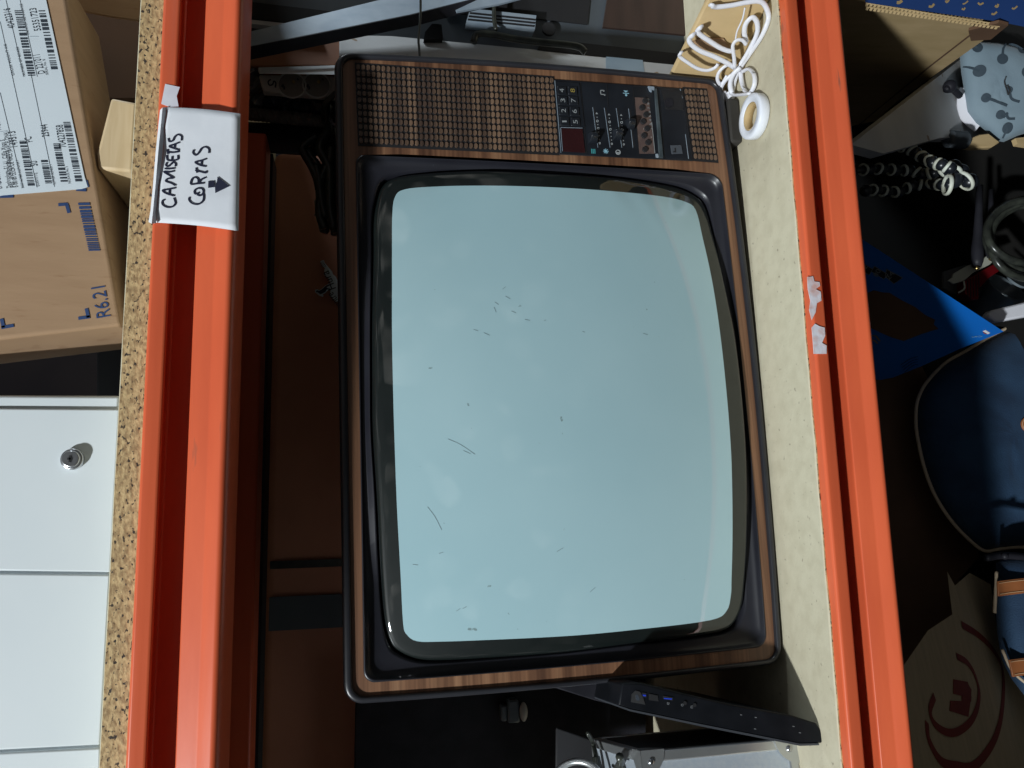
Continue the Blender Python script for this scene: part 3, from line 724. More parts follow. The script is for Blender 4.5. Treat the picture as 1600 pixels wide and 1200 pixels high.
# note and balance signs
c = lv(*cp(520, 198), -.0019)
for P in ([(-.003, .0026), (.0034, .0026), (.0034, .0016), (-.003, .0016)], [(-.003, .0026), (-.002, .0026), (-.002, -.003), (-.003, -.003)], [(.0024, .0026), (.0034, .0026), (.0034, -.002), (.0024, -.002)], [(-.004, -.002), (-.002, -.002), (-.002, -.0036), (-.004, -.0036)], [(.0014, -.0012), (.0034, -.0012), (.0034, -.0028), (.0014, -.0028)]):
    a_prism(bm, [c + Vector((x, 0, z)) for x, z in P], (0, -.0003, 0))
link('scale_marks', bm, M['dimwhite'], S, world=False)
bm = BM(); c = lv(*cp(732, 205), -.0019)
a_prism(bm, [c + Vector(p) for p in ((.0036, 0, .003), (.0036, 0, -.003), (.0010, 0, 0))], (0, -.0003, 0)); a_prism(bm, [c + Vector(p) for p in ((.0004, 0, .004), (-.0004, 0, .004), (-.0004, 0, -.004), (.0004, 0, -.004))], (0, -.0003, 0)); a_disc(bm, c + Vector((-.0024, 0, 0)), (0, -1, 0), .0015, .0003, 10)
c = lv(*cp(552, 722), -.0019)
for k in range(4):
    a = k * pi / 4; d = Vector((cos(a), 0, sin(a))) * .0034; e = Vector((-sin(a), 0, cos(a))) * .0004
    a_prism(bm, [c + d + e, c + d - e, c - d - e, c - d + e], (0, -.0003 - k * .00005, 0))
a_disc(bm, c, (0, -1, 0), .0016, .0006, 12)
link('picture_symbols', bm, M['bluemark'], S, world=False)
bm = BM(); c = lv(*cp(440, 722), -.0019)
for z in (-.002, 0, .002): a_prism(bm, [c + Vector((x, 0, z + q)) for x, q in ((-.003, -.0006), (.003, -.0006), (.003, .0006), (-.003, .0006))], (0, -.0003, 0))
link('colour_symbol', bm, M['tealmark'], S, world=False)
bm = BM(); c = lv(*cp(662, 730), -.0019); a_ring(bm, c, (0, 1, 0), .0028, .0006, 20, 6)
a_prism(bm, [c + Vector((.0028 * cos(pi / 2 + k * pi / 8), 0, .0028 * sin(pi / 2 + k * pi / 8))) for k in range(9)], (0, -.0003, 0)); link('contrast_symbol', bm, M['dimwhite'], S, world=False)
bm = BM()
for a, b in ((cp(325, 108), cp(380, 745)), (cp(560, 130), cp(572, 330)), (cp(790, 135), cp(850, 770)), (cp(1022, 150), cp(1078, 788))): ribbon(bm, [lv(*a, -.0020), lv(*b, -.0020)], .0007, (0, -1, 0), .0004, k=1)
link('seam_line', bm, M['blacksoft'], S, world=False)
# tuner tray
lslab('tuner_board', [cp(812, 240), cp(935, 246), cp(990, 742), cp(852, 742)], -.0024, -.0018, M['tunerboard'], S)
for k in range(8):
    Y = 275 + k * 62; X = 868 + k * 4.4 + (0 if k % 2 else 22)
    c = lv(*cp(X + (10 if k % 2 == 0 else 0), Y), -.0024); bm = BM(); a_disc(bm, c, (0, -1, 0), .0037, .0022, 14)
    link('tuner_screw', bm, M['blacksoft'], S, world=False, bevel=.0004)
bm = BM()
for k in range(9):
    c = cp(930 + k * 4.2, 262 + k * 37); a_text(bm, '89765432 1'[k] if k < 8 else '1', lv(c[0] + 1.5, c[1] + 1.6, -.0025), lv(c[0] + 1.3, c[1] - 1.6, -.0025), (0, -1, 0), h=.0030, off=.0002) if k != 8 else None
ribbon(bm, [lv(*cp(962, 460), -.0026), lv(*cp(990, 740), -.0026)], .0006, (0, -1, 0), .0003, k=1)
link('tuner_scale', bm, M['dimwhite'], S, world=False)
lslab('tuner_cover', [cp(985, 160), cp(1010, 160), cp(1068, 780), cp(1030, 780)], -.0042, -.0018, mat('smoked_plastic', (.03, .04, .045), .15, col2=(.08, .10, .11), scale=30), S, bevel=.0006)
bm = BM(); c = lv(*cp(962, 160), -.002)
a_prism(bm, [lv(*cp(*q), -.0045) for q in ((930, 140), (985, 146), (985, 172), (960, 168), (962, 190), (945, 180))], (0, .002, 0)); link('cover_clip', bm, M['galv'], S, world=False); bm = BM(); a_prism(bm, [lv(*cp(*q), -.0045) for q in ((1000, 745), (1020, 745), (1024, 775), (1004, 772))], (0, .002, 0)); link('cover_clip', bm, M['galv'], S, world=False)
# right end with hole and lock
lslab('end_plate', [cp(1030, 160), cp(1232, 172), cp(1310, 795), cp(1085, 782)], -.0024, -.0018, M['panelblack'], S, bevel=.0003)
lslab('jack_recess', [cp(1048, 175), cp(1228, 182), cp(1244, 355), cp(1085, 350)], -.0030, -.0024, M['blacksoft'], S)
bm = BM(); a_disc(bm, lv(*cp(1115, 290), -.003), (0, -1, 0), .006, .0012, 18); link('jack', bm, M['black'], S, world=False)
kl = lslab('lock_plate', [cp(1128, 668), cp(1226, 664), cp(1240, 742), cp(1140, 746)], -.0032, -.0024, mat('grey_plate', (.06, .07, .085), .5), S, bevel=.0004)
bm = BM(); c = lv(*cp(1172, 712), -.0033); a_box(bm, c, (.0058, .0006, .0016)); a_box(bm, c + Vector((-.0022, 0, .0012)), (.0016, .0007, .0036)); link('lock_slot', bm, M['blacksoft'], S, world=False)
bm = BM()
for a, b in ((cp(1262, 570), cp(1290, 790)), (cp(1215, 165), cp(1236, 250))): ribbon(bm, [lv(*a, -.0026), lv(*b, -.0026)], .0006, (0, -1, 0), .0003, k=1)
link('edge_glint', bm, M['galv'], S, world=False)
# feet
for x in (-.27, .27):
    bm = BM(); hz = -.012 - x * math.tan(TR_) + .001; a_prism(bm, [(x - .035, .05, .02), (x + .035, .05, .02), (x + .028, .05, hz), (x - .028, .05, hz)], (0, .06, 0)); link('foot', bm, M['black'], TV, world=False, bevel=.003)

# ================================================================== middle shelf, left: laptop, flight case
B = onZ(1283, 1162, .001); 
pL = Plane(B, (.05, -1, .03))
pH = planeY(.125)
T = Thing('laptop', 'black laptop standing on its edge against the television, ports showing', 'laptop', B)
ex = Vector((-.03, .24, 0))
side = [(972, 1068), (1000, 1067), (1045, 1078), (1140, 1100), (1235, 1117), (1276, 1130), (1289, 1150), (1286, 1161), (1250, 1163), (1100, 1133), (985, 1109), (966, 1103)]
bm = BM(); a_prism(bm, [pL(*q) for q in side], ex); link('base', bm, mat('laptop_black', (.005, .006, .008), .45, col2=(.009, .010, .013), scale=40, spec=.15), T, bevel=.0018)
lidm = mat('dark_grey_lid', (.05, .055, .065), .35)
bm = BM(); a_prism(bm, [pL(*q, .0006) for q in ((968, 1105), (985, 1111.5), (1100, 1136), (1250, 1165.5), (1280, 1164.5), (1280, 1161.5), (1250, 1162), (1100, 1132.5), (985, 1108.5), (967, 1102.5))], ex * .98); link('lid', bm, lidm, T)
bm = BM(); a_prism(bm, [pH(*q) for q in ((868, 1075), (880, 1052), (975, 1052), (1000, 1066), (990, 1109), (930, 1094.5))], (-.01, .13, 0)); link('hinge_end', bm, M['black'], T, bevel=.001)
bm = BM()
cN = pL(998, 1092, .001); 
a_prism(bm, [pL(*q, .0008) for q in ((986, 1097), (987, 1085), (993, 1079), (1000, 1081), (1005, 1090), (1008, 1101))], -pL.normal() * .0006); link('badge', bm, M['steel'], T)
bm = BM(); a_prism(bm, [pL(*q, .0011) for q in ((993, 1086), (996.5, 1085), (1000, 1093), (997, 1095.5), (994, 1093))], -pL.normal() * .0003); link('badge_slot', bm, M['print'], T)
for q in ([(1036, 1087), (1052, 1090), (1051, 1095), (1036, 1092)], [(1003, 1082), (1010, 1083), (1010, 1090), (1005, 1089)]):
    bm = BM(); a_prism(bm, [pL(*p, .0008) for p in q], -pL.normal() * .0005); o = link('usb_port', bm, M['blacksoft'], T)
    bm = BM(); mxp = [Vector((sum(p[0] for p in q) / 4, sum(p[1] for p in q) / 4))]; a_prism(bm, [pL(mxp[0].x + (p[0] - mxp[0].x) * .8, mxp[0].y + .8 + (p[1] - mxp[0].y) * .32, .0011) for p in q], -pL.normal() * .0003); link('port_tongue', bm, M['blueplastic'], T)
bm = BM(); a_prism(bm, [pL(*p, .0008) for p in ((1014, 1084), (1028, 1087), (1029, 1096), (1014, 1094))], -pL.normal() * .0005); link('network_port', bm, M['blacksoft'], T)
for q in ((1070, 1098.5), (1085, 1101.5)):
    bm = BM(); a_disc(bm, pL(*q, .0004), pL.normal(), .0019, .0008, 14); link('audio_jack', bm, M['blacksoft'], T)
bm = BM()
for q, s in (((1066, 1102), 'o'), ((1081, 1105), 'm'), ((1044, 1099.5), 'e')): a_text(bm, s, pL(q[0] + 1.5, q[1] + 1.5, .0006), pL(q[0] + 1.5, q[1] - 2.5, .0006), pL.normal(), h=.0026)
for q in ((1158, 1117), (1181, 1121), (1180, 1139), (1240, 1135), (1250, 1145)): a_prism(bm, [pL(q[0] + a, q[1] + b, .0006) for a, b in ((-1.5, -.8), (1.5, -.3), (1.5, .9), (-1.5, .5))], -pL.normal() * .0003)
link('port_marks', bm, mat('dim_grey_marks', (.16, .17, .18), .6), T)

yc = .085
pF = planeY(yc)
A0 = pF(1001, 1175); B0 = pF(1214, 1160)
xr = A0.x; zt = A0.z
T = Thing('flight_case', 'silver aluminium equipment case with riveted corner caps left of the television', 'case', (xr - .2, yc, 0))
bm = BM(); dy = .19; xl = xr - .34
CR = Matrix.Translation(Vector((xr, yc, 0))) @ Matrix.Rotation(radians(11), 4, 'Z') @ Matrix.Translation(Vector((-xr, -yc, 0)))
_link0 = link
def link(name, bm, *a, **k):
    for v in bm.verts: v.co = CR @ v.co
    return _link0(name, bm, *a, **k)
a_prism(bm, [(xl, yc + .002, .003), (xr - .003, yc + .002, .003), (xr - .003, yc + .002, zt - .003), (xl, yc + .002, zt - .003)], (0, dy - .004, 0)); link('shell', bm, M['alu_panel'], T)
bm = BM(); a_box(bm, (xr - .0024, yc + dy / 2, zt / 2), (.0030, dy - .02, zt - .02)); link('side_shade', bm, M['blacksoft'], T)  # shade on the case's right side put in as a black sheet
bm = BM(); e = .011
for (p, s) in (((xr - e / 2, yc + e / 2, zt / 2), (e, e, zt - 2 * e)), ((xr - .17, yc + e / 2, zt - e / 2), (.34 - .0, e, e)), ((xr - .17, yc + e / 2, e / 2), (.34, e, e)), ((xr - e / 2, yc + dy / 2, zt - e / 2), (e, dy - 2 * e, e)), ((xr - e / 2, yc + dy - e / 2, zt / 2), (e, e, zt)), ((xr - .17, yc + dy - e / 2, zt - e / 2), (.34, e, e)), ((xr - e / 2, yc + dy / 2, e / 2), (e, dy - 2 * e, e))):
    a_box(bm, p, s)
link('edge_trim', bm, M['alu'], T, bevel=.0015)
for zc, sgn in ((zt, -1), (0, 1)):
    bm = BM(); r = .026
    arc = [(xr + .0012, yc - .0014, zc - sgn * .0012)] + [(xr + .0012 - r * cos(k * pi / 16), yc - .0014, zc + sgn * r * sin(k * pi / 16)) for k in range(9)]
    a_prism(bm, arc, (0, .0012, 0))
    arc2 = [(xr + .0013, yc - .0010, zc - sgn * .0012)] + [(xr + .0013, yc - .0010 + r * cos(k * pi / 16), zc + sgn * r * sin(k * pi / 16)) for k in range(9)]
    a_prism(bm, arc2, (-.0012, 0, 0))
    if sgn < 0: a_prism(bm, [(xr + .0012, yc - .0014, zc + .0013)] + [(xr + .0012 - r * cos(k * pi / 16), yc - .0014 + r * sin(k * pi / 16), zc + .0013) for k in range(9)], (0, 0, -.0012))
    cap = link('corner_cap', bm, M['alu'], T)
    bm = BM(); a_sphere(bm, (xr - .010, yc - .002, zc + sgn * .010), .0034, 12, 8, (1, .6, 1)); link('rivet', bm, M['steel'], (T, cap), smooth=True)
link = _link0
# leads over the case
bm = BM(); zz = zt + .006
a_tube(bm, [onZ(919, 1146, zz + .03), onZ(926, 1160, zz), onZ(932, 1185, zz), onZ(936, 1225, zz)], .0028); a_tube(bm, [onZ(931, 1183, zz), onZ(934, 1200, zz), onZ(938, 1230, zz)], .0052)
tag(link('power_lead', bm, M['cable'], smooth=True), 'thin black lead draped over top of the silver case', 'cable')
bm = BM(); a_tube(bm, [onZ(968, 1182, zz + .01), onZ(970, 1192, zz + .004), onZ(966, 1201, zz), onZ(972, 1225, zz)], .0045); a_tube(bm, [onZ(958, 1196, zz), onZ(964, 1201, zz + .003), onZ(975, 1199, zz)], .002)
tag(link('power_plug', bm, M['cable'], smooth=True), 'small black plug lying on the silver case top', 'plug')
bm = BM(); a_ring(bm, onY(902, 1238, .20), (.7, -1, .6), .034, .0042, 40, 10)
tag(link('metal_hoop', bm, M['alu'], smooth=True), 'shiny chrome hoop standing behind the silver case', 'hoop')
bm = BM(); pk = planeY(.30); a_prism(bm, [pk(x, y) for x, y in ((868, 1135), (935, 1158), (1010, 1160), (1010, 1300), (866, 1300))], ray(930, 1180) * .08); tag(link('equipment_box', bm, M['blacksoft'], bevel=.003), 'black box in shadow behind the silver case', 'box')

# ================================================================== middle shelf, back
# rear rail and brown case
T = Thing('shelf_rail', 'orange steel rail in shadow beneath the upper board', 'rail', (-.3, .245, .62))
bm = BM(); a_box(bm, (-.55, .245, .6285), (1.70, .05, .069)); link('rail_face', bm, M['orange'], T, bevel=.003)
bm = BM(); a_box(bm, (-.55, .305, .628), (1.70, .05, .072)); link('gap_shade', bm, M['blacksoft'], T)  # black strip added as the shade between rail and brown case
yb = .58; pk = planeY(yb)
T = Thing('brown_case', 'large dark brown case with rounded edge and black straps behind the television', 'case', (0, yb, 0))
tr, tl, bl_ = pk(432, 236), pk(412, 1400), pk(1000, 1400)
x1 = tr.x; z1 = tr.z + .004; bm = BM(); a_prism(bm, [(x1, yb, .004), (x1, yb, z1), (-1.1, yb, z1 - .004), (-1.1, yb, .004)], (0, .17, 0)); link('shell', bm, M['casebrown'], T, bevel=.014, seg=4)
for a, b, mm in (((420, 882), (545, 880), 'navyblack'), ((415, 958), (545, 955), 'black')):
    bm = BM(); wd = .012 if mm == 'navyblack' else .052
    p, q = pk(*a, .003), pk(*b, .003); xx = (p.x + q.x) / 2
    a_box(bm, (xx, yb - .0035, (z1 + .01) / 2), (wd, .004, z1 - .03)); link('strap', bm, M['greywall'] if mm == 'black' else M['cable'], T)
# sticker
st = planeY(yb - .002); P2 = lambda X, Y: st(480 + X / 12., 390 + Y / 12., .0006)
T2 = Thing('sticker', 'white die-cut sticker with small dark figure on the brown case', 'sticker', P2(450, 700))
bm = BM()
pts = [(250, 215), (310, 195), (330, 250), (390, 320), (410, 345), (470, 410), (480, 460), (540, 510), (560, 560), (700, 700), (720, 900), (620, 960), (550, 985), (440, 875), (430, 800), (445, 760), (380, 770), (345, 810), (290, 840), (310, 865), (290, 885), (220, 860), (180, 825), (145, 800), (145, 755), (185, 745), (230, 760), (270, 740), (330, 680), (400, 640), (440, 640), (400, 540), (320, 470), (320, 380), (335, 345), (290, 320), (245, 235)]
a_prism(bm, [P2(*p) for p in pts], (0, .0004, 0)); link('backing', bm, M['label'], T2)
bm = BM(); n_ = (0, -1, 0)
a_text(bm, 'entre', P2(640, 1010), P2(475, 790), n_, h=.010, off=.0003); a_text(bm, 'Hura', P2(540, 720), P2(395, 385), n_, h=.014, off=.0003); a_text(bm, '.com', P2(358, 322), P2(300, 218), n_, h=.006, off=.0003)
link('lettering', bm, M['ink'], T2)
bm = BM(); a_prism(bm, [P2(*p) + Vector((0, -.0004, 0)) for p in ((165, 775), (190, 765), (225, 775), (280, 745), (335, 690), (425, 655), (432, 668), (360, 705), (380, 725), (440, 735), (440, 748), (370, 745), (340, 790), (280, 825), (240, 835), (200, 800), (172, 800))], (0, -.0003, 0)); link('figure', bm, M['ink'], T2)
# black cabinet lower left with grey plug
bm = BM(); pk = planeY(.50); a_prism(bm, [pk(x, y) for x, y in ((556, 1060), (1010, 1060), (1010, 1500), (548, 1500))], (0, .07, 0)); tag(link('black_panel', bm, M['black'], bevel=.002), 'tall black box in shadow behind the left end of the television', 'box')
T = Thing('adapter_plug', 'small grey plug hanging on the black box below the television side', 'plug', pk(800, 1112))
bm = BM(); pa = planeY(.475); a_prism(bm, [pa(*p) for p in ((782, 1103), (793, 1102), (793, 1128), (783, 1128))], (0, .02, 0)); a_prism(bm, [pa(*p, .002) for p in ((793, 1095), (811, 1094), (813, 1130), (794, 1131))], (0, .024, 0)); link('plug_body', bm, M['clearcup'], T, bevel=.003)  # plug body in an even grey
bm = BM(); a_sphere(bm, pa(818, 1112), .011, 14, 10, (1.3, .8, .55)); link('plug_cap', bm, M['outlet'], T, smooth=True)
# terracotta board behind the power strip
slab_o = slab('terracotta_board', [(372, 95), (388, 66), (470, 58), (560, 62), (569, 68), (569, 103), (372, 103)], Plane(onY(470, 80, .243), (.25, -.97, 0)), .02, M['terracotta'], None, bevel=.002); tag(slab_o, 'flat terracotta panel standing behind the white power strip', 'panel')
# power strip
T = Thing('power_strip', 'white power strip with two round sockets beside the television top', 'power strip', onY(460, 120, .245))
pp = Plane(onY(460, 112, .190), (.8, -.6, .1))
slab('housing', [(401, 104), (405, 94), (600, 95), (600, 118), (410, 115), (403, 116)], pp, .06, M['outletwhite'], T, vec=ray(470, 110) * .05, bevel=.003)
slab('socket_face', [(404, 116.5), (600, 119), (600, 153), (520, 151), (411, 142), (406, 125)], planeY(.198), .012, M['outlet'], T, bevel=.002)
for cx_, cy_ in ((456, 133), (495, 133)):
    pf = planeY(.198); c = pf(cx_, cy_, .0006); bm = BM()
    a_ring(bm, c, (0, -1, 0), .0172, .0012, 32, 6)
    so = link('socket', bm, M['outlet'], T, smooth=True)
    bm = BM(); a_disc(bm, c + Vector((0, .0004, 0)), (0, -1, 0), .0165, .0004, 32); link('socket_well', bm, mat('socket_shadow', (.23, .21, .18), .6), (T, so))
    bm = BM(); a_sphere(bm, pf(cx_ + 3, cy_ - 5, .002), .0022, 10, 8); link('earth_pin', bm, M['brass'], (T, so), smooth=True)
    bm = BM(); pk = lambda x, y: pf(cx_ + x, cy_ + y, .0014)
    ribbon(bm, [pk(-13, -1), pk(-15, 2), pk(-12, 3), pk(-12, 7)], .0022, n_, .0003); ribbon(bm, [pk(8, -10), pk(11, -8)], .0018, n_, .0003); link('marker_scribble', bm, M['ink'], (T, so))
bm = BM(); pf = planeY(.198); ribbon(bm, [pf(x, y, .0008) for x, y in ((423, 124), (419, 128), (421, 133), (426, 132), (428, 127), (431, 130), (430, 137))], .0016, n_, .0004); link('handwritten_mark', bm, M['ink'], T)
# wrap, bag, rope, tissue, navy tub
def lump(bm, px, y, r, n=40, seed=1, dy=.02):
    """crumpled bundle along a pixel path"""
    rnd = random.Random(seed); P = catmull([onY(*p, y) for p in px], 5); loops = []; k = 14
    for i, p in enumerate(P):
        e = min(1, i / 2.5, (len(P) - 1 - i) / 2.5) * .8 + .2
        t = (P[min(i + 1, len(P) - 1)] - P[max(i - 1, 0)]).normalized(); a = t.orthogonal().normalized(); b = t.cross(a)
        loops.append([p + (a * cos(2 * pi * q / k) + b * sin(2 * pi * q / k)) * r * e * (.72 + .5 * rnd.random()) for q in range(k)])
    a_loft(bm, loops, True, True)
bm = BM(); lump(bm, [(376, 112), (390, 125), (402, 145), (412, 155), (420, 160)], .25, .020, seed=4); tag(link('bubble_wrap', bm, M['wrap'], smooth=False), 'grey creased bubble wrap tucked beside the power strip end', 'wrap')
bm = BM(); lump(bm, [(392, 166), (430, 158), (470, 164), (510, 166), (545, 170)], .255, .020, seed=9); tag(link('plastic_bag', bm, M['blackbag'], smooth=False), 'glossy black crumpled bag under the power strip', 'bag')
bm = BM(); lump(bm, [(440, 181), (480, 184), (515, 187), (545, 190)], .262, .009, seed=2); tag(link('tissue', bm, M['tissue'], smooth=False), 'white and pink crumpled paper behind the braided rope', 'paper')
bm = BM()
for ph_ in (0, 2 * pi / 3, 4 * pi / 3):
    P = []
    for i in range(90):
        t = i / 89; c = onY(370 + 140 * t, 176 + 14 * t, .242); a = ph_ + t * 46
        P.append(c + Vector((0, cos(a) * .0045, 0)) + Vector((1, 0, 0)) * sin(a) * .0055)
    a_tube(bm, P, .0036, 6, smooth=False)
tag(link('braided_rope', bm, M['rope'], smooth=True), 'dark braided rope running above the navy tub', 'rope')
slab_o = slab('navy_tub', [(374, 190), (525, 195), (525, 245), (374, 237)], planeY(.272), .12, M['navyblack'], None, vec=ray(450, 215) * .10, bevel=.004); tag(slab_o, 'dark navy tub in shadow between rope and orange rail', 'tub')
# cable bundle hanging behind the TV edge
bm = BM(); q = lambda X, Y: (400 + X / 6., 180 + Y / 6.)
paths = [[(570, 195), (490, 250), (435, 310), (460, 380), (520, 480), (570, 600), (590, 700)], [(560, 205), (500, 270), (480, 330), (520, 400), (570, 470), (600, 560)], [(540, 260), (580, 300), (640, 360), (690, 440), (730, 560), (740, 700), (735, 900)],
         [(640, 60), (670, 110), (655, 190), (610, 250), (600, 330), (650, 420), (690, 520), (690, 700), (700, 900), (730, 1060)], [(640, 180), (610, 240), (615, 310), (660, 380), (640, 560), (650, 750), (670, 950)], [(690, 60), (700, 200), (700, 380), (670, 560), (640, 750), (620, 950), (640, 1080), (650, 1030), (620, 1000)],
         [(700, 300), (690, 420), (610, 600), (600, 760), (590, 850), (600, 960), (640, 1060)], [(590, 800), (600, 900), (590, 950)], [(705, 100), (730, 350), (720, 650), (725, 950), (740, 1120)], [(560, 470), (590, 600), (610, 800), (650, 960)], [(600, 560), (640, 650), (690, 800), (715, 960), (735, 1100)]]
for i, p in enumerate(paths): a_tube(bm, [onY(*q(*t_), .245 + .010 * (i % 3)) for t_ in p], .0062 if i % 2 else .0052, 8)
tag(link('cable_bundle', bm, M['cable'], smooth=True), 'tangled bundle of black cables hanging beside the television top corner', 'cables')
bm = BM(); a_tube(bm, [onY(545, 130, .18), onY(524, 146, .185), onY(507, 165, .20), onY(505, 190, .23)], .0036); tag(link('bent_cable', bm, M['cable'], smooth=True), 'single black cable curving out over the crumpled black bag', 'cable')
# white painted upright with tape, galvanised brace, thin wire
yp = .232; pk = Plane(onY(800, 90, yp), (.55, -.83, 0))
T = Thing('painted_post', 'white painted wooden post with chipped edge behind the television right side', 'post', pk(800, 90))
slab('post', [(530, 54), (700, 57), (860, 79), (1010, 96), (1130, 108), (1180, 180), (530, 180)], pk, .035, M['whitewood'], T, bevel=.002)
slab('rough_edge', [(560, 49), (700, 53), (860, 75), (1010, 92), (1130, 104), (1130, 107), (1010, 95.5), (860, 78.5), (700, 56.5), (560, 53)], pk, .03, M['rope'], T, off=-.002)
slab('blue_tape', [(947, 84.5), (1004, 92), (1008, 118), (947, 112)], pk, .0008, M['bluetape'], T, off=.0012)
yg = .190; pk = Plane(onY(500, 40, yg), (.5, -.85, .1))
T = Thing('diagonal_brace', 'galvanised steel brace slanting across above the power strip', 'brace', pk(500, 40))
slab('outer_face', [(340, 66), (384, 50.5), (640, -12), (800, -52), (820, -22), (640, 23), (384, 74), (340, 84)], pk, .003, M['galv'], T, bevel=.0008)
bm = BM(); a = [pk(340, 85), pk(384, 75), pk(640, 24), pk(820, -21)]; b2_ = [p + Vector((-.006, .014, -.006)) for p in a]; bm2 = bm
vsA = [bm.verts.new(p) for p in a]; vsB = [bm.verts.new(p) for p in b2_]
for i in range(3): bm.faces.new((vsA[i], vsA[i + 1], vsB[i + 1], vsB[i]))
o = link('return_face', bm, M['black'], T); o.modifiers.new('thick', 'SOLIDIFY').thickness = .002  # shade under the brace is put into this black colour
slab_o = slab('steel_bracket', [(708, 12), (760, -8), (860, -40), (880, -20), (780, 6), (714, 18)], planeY(.212), .004, M['galv'], None); tag(slab_o, 'short galvanised bracket beside the slanting brace end', 'bracket')
bm = BM(); a_tube(bm, [onY(657, -30, .178), onY(657, 20, .178), onY(654, 60, .178), onY(655, 76, .178), onY(657, 110, .178)], .0016); tag(link('hanging_wire', bm, M['cable'], smooth=True), 'thin black wire crossing the chipped white post', 'wire')
# machine wall in the background
yw = .250; pk = planeY(yw)
T = Thing('machine_housing', 'grey metal housing with vents in the dark behind the brace', 'machine', pk(850, 40))
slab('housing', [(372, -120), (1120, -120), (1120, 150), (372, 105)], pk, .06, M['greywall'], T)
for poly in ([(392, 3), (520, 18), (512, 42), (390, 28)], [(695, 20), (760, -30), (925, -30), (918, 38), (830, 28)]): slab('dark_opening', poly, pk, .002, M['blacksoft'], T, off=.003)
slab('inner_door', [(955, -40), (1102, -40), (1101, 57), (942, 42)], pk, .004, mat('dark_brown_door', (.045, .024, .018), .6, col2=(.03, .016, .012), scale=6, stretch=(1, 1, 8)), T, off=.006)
slab('side_ledge', [(386, 30), (460, 38), (500, 44), (500, 50), (386, 36)], pk, .01, M['whitewood'], T, off=.012)
vent = slab('vent', [(735, 13), (838, 24), (836, 45), (729, 32)], pk, .02, M['galv'], T, off=.022)
bm = BM()
for k in range(3):
    a, b = (734 - k * 1.5, 19 + k * 5), (837 - k, 29.5 + k * 5); a_prism(bm, [pk(a[0], a[1], .0232), pk(b[0], b[1], .0232), pk(b[0], b[1] + 2.2, .0232), pk(a[0], a[1] + 2.2, .0232)], (0, .001, 0))
link('vent_slot', bm, M['blacksoft'], (T, vent))
bm = BM(); a_tube(bm, [pk(772, 8, .03), pk(772, 30, .03), pk(775, 47, .03)], .003); a_tube(bm, [pk(740, 66, .03), pk(745, 54, .03), pk(765, 53, .03), pk(800, 60, .03), pk(845, 66, .03), pk(900, 72, .03), pk(915, 82, .03)], .005); link('wiring', bm, M['cable'], T, smooth=True)
bm = BM(); a_disc(bm, pk(857, 47, .006), (0, -1, 0), .010, .004, 16); link('grommet', bm, M['blacksoft'], T)
slab('lower_recess', [(846, 60), (1100, 88), (1100, 106), (840, 77)], pk, .002, M['blacksoft'], T, off=.003)
slab('plug_recess', [(675, 37), (690, 38), (692, 60), (662, 62), (664, 50)], pk, .012, M['blacksoft'], T, off=.014)

# ================================================================== middle shelf, right: open carton, white cable, tape roll
p0 = Vector((.412, .012, 0)); p1 = Vector((.355, .132, 0)); dvec = (p1 - p0).normalized()
nb = Vector((-dvec.y, dvec.x, 0)); 
if nb.x > 0: nb = -nb
pB = Plane(p0, nb)
T = Thing('cardboard_box', 'open pale brown carton under the white cable on the television shelf', 'box', p0)
bm = BM(); h = .082
back = [p0 - dvec * .10 + Vector((0, 0, .0008)), p1 + dvec * .05 + Vector((0, 0, .0008)), p1 + dvec * .05 + Vector((0, 0, h + .012)), p0 - dvec * .10 + Vector((0, 0, h - .018))]
a_prism(bm, back, -nb * .008); link('body', bm, M['kraft_pale'], T, bevel=.002)
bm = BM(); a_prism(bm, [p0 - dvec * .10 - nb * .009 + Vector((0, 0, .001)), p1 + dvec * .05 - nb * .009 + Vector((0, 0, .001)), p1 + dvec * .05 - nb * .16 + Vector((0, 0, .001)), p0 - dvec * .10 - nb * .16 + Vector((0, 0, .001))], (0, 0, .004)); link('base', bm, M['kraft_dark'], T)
slab('flap', [(1096, 60), (1131, 61), (1141, 76), (1128, 86), (1075, 70)], pB, .003, M['kraft'], T, off=.004)
bm = BM(); ribbon(bm, [pB(*t_, .0008) for t_ in ((1093, 57), (1130, 62), (1140, 76))], .0016, nb, .0003, k=1); link('flap_gap', bm, M['blacksoft'], T)
pR0 = Plane(p0 + nb * .018, nb)
def pR(px, py, off=0):
    p = pR0(px, py, off)
    return p if p.z > .004 + off else onZ(px, py, .004 + off)
T = Thing('white_cable', 'loose loops of flat white cable tangled over the low carton', 'cable', pR(1150, 100))
bm = BM()
ribs = [[(1111, 8), (1120, 11), (1145, 8), (1165, 4), (1185, 2), (1195, 8), (1201, 25), (1197, 42), (1187, 62), (1172, 84), (1158, 104), (1150, 120), (1145, 140), (1144, 157)],
        [(1096, 42), (1090, 48), (1094, 54), (1110, 65), (1126, 75), (1141, 80), (1148, 76)],
        [(1084, 54), (1077, 61), (1081, 70), (1095, 80), (1115, 88), (1135, 98), (1148, 106)],
        [(1148, 106), (1147, 90), (1145, 72), (1151, 63), (1160, 63), (1166, 70)],
        [(1166, 66), (1163, 50), (1166, 36), (1176, 27), (1183, 36), (1183, 52), (1174, 72), (1160, 96), (1146, 115), (1133, 126), (1126, 140), (1132, 152)],
        [(1160, 112), (1170, 108), (1178, 116), (1179, 132), (1172, 145), (1164, 142), (1159, 128), (1157, 112)],
        [(1157, 106), (1146, 116), (1141, 132), (1145, 147), (1158, 148), (1172, 146)],
        [(1065, 82), (1062, 88), (1075, 98), (1090, 107), (1105, 110), (1117, 106), (1122, 100)],
        [(1148, 104), (1136, 102), (1124, 112), (1121, 124), (1127, 132), (1136, 118)],
        [(1138, 143), (1142, 150), (1140, 158), (1132, 148), (1131, 143)]]
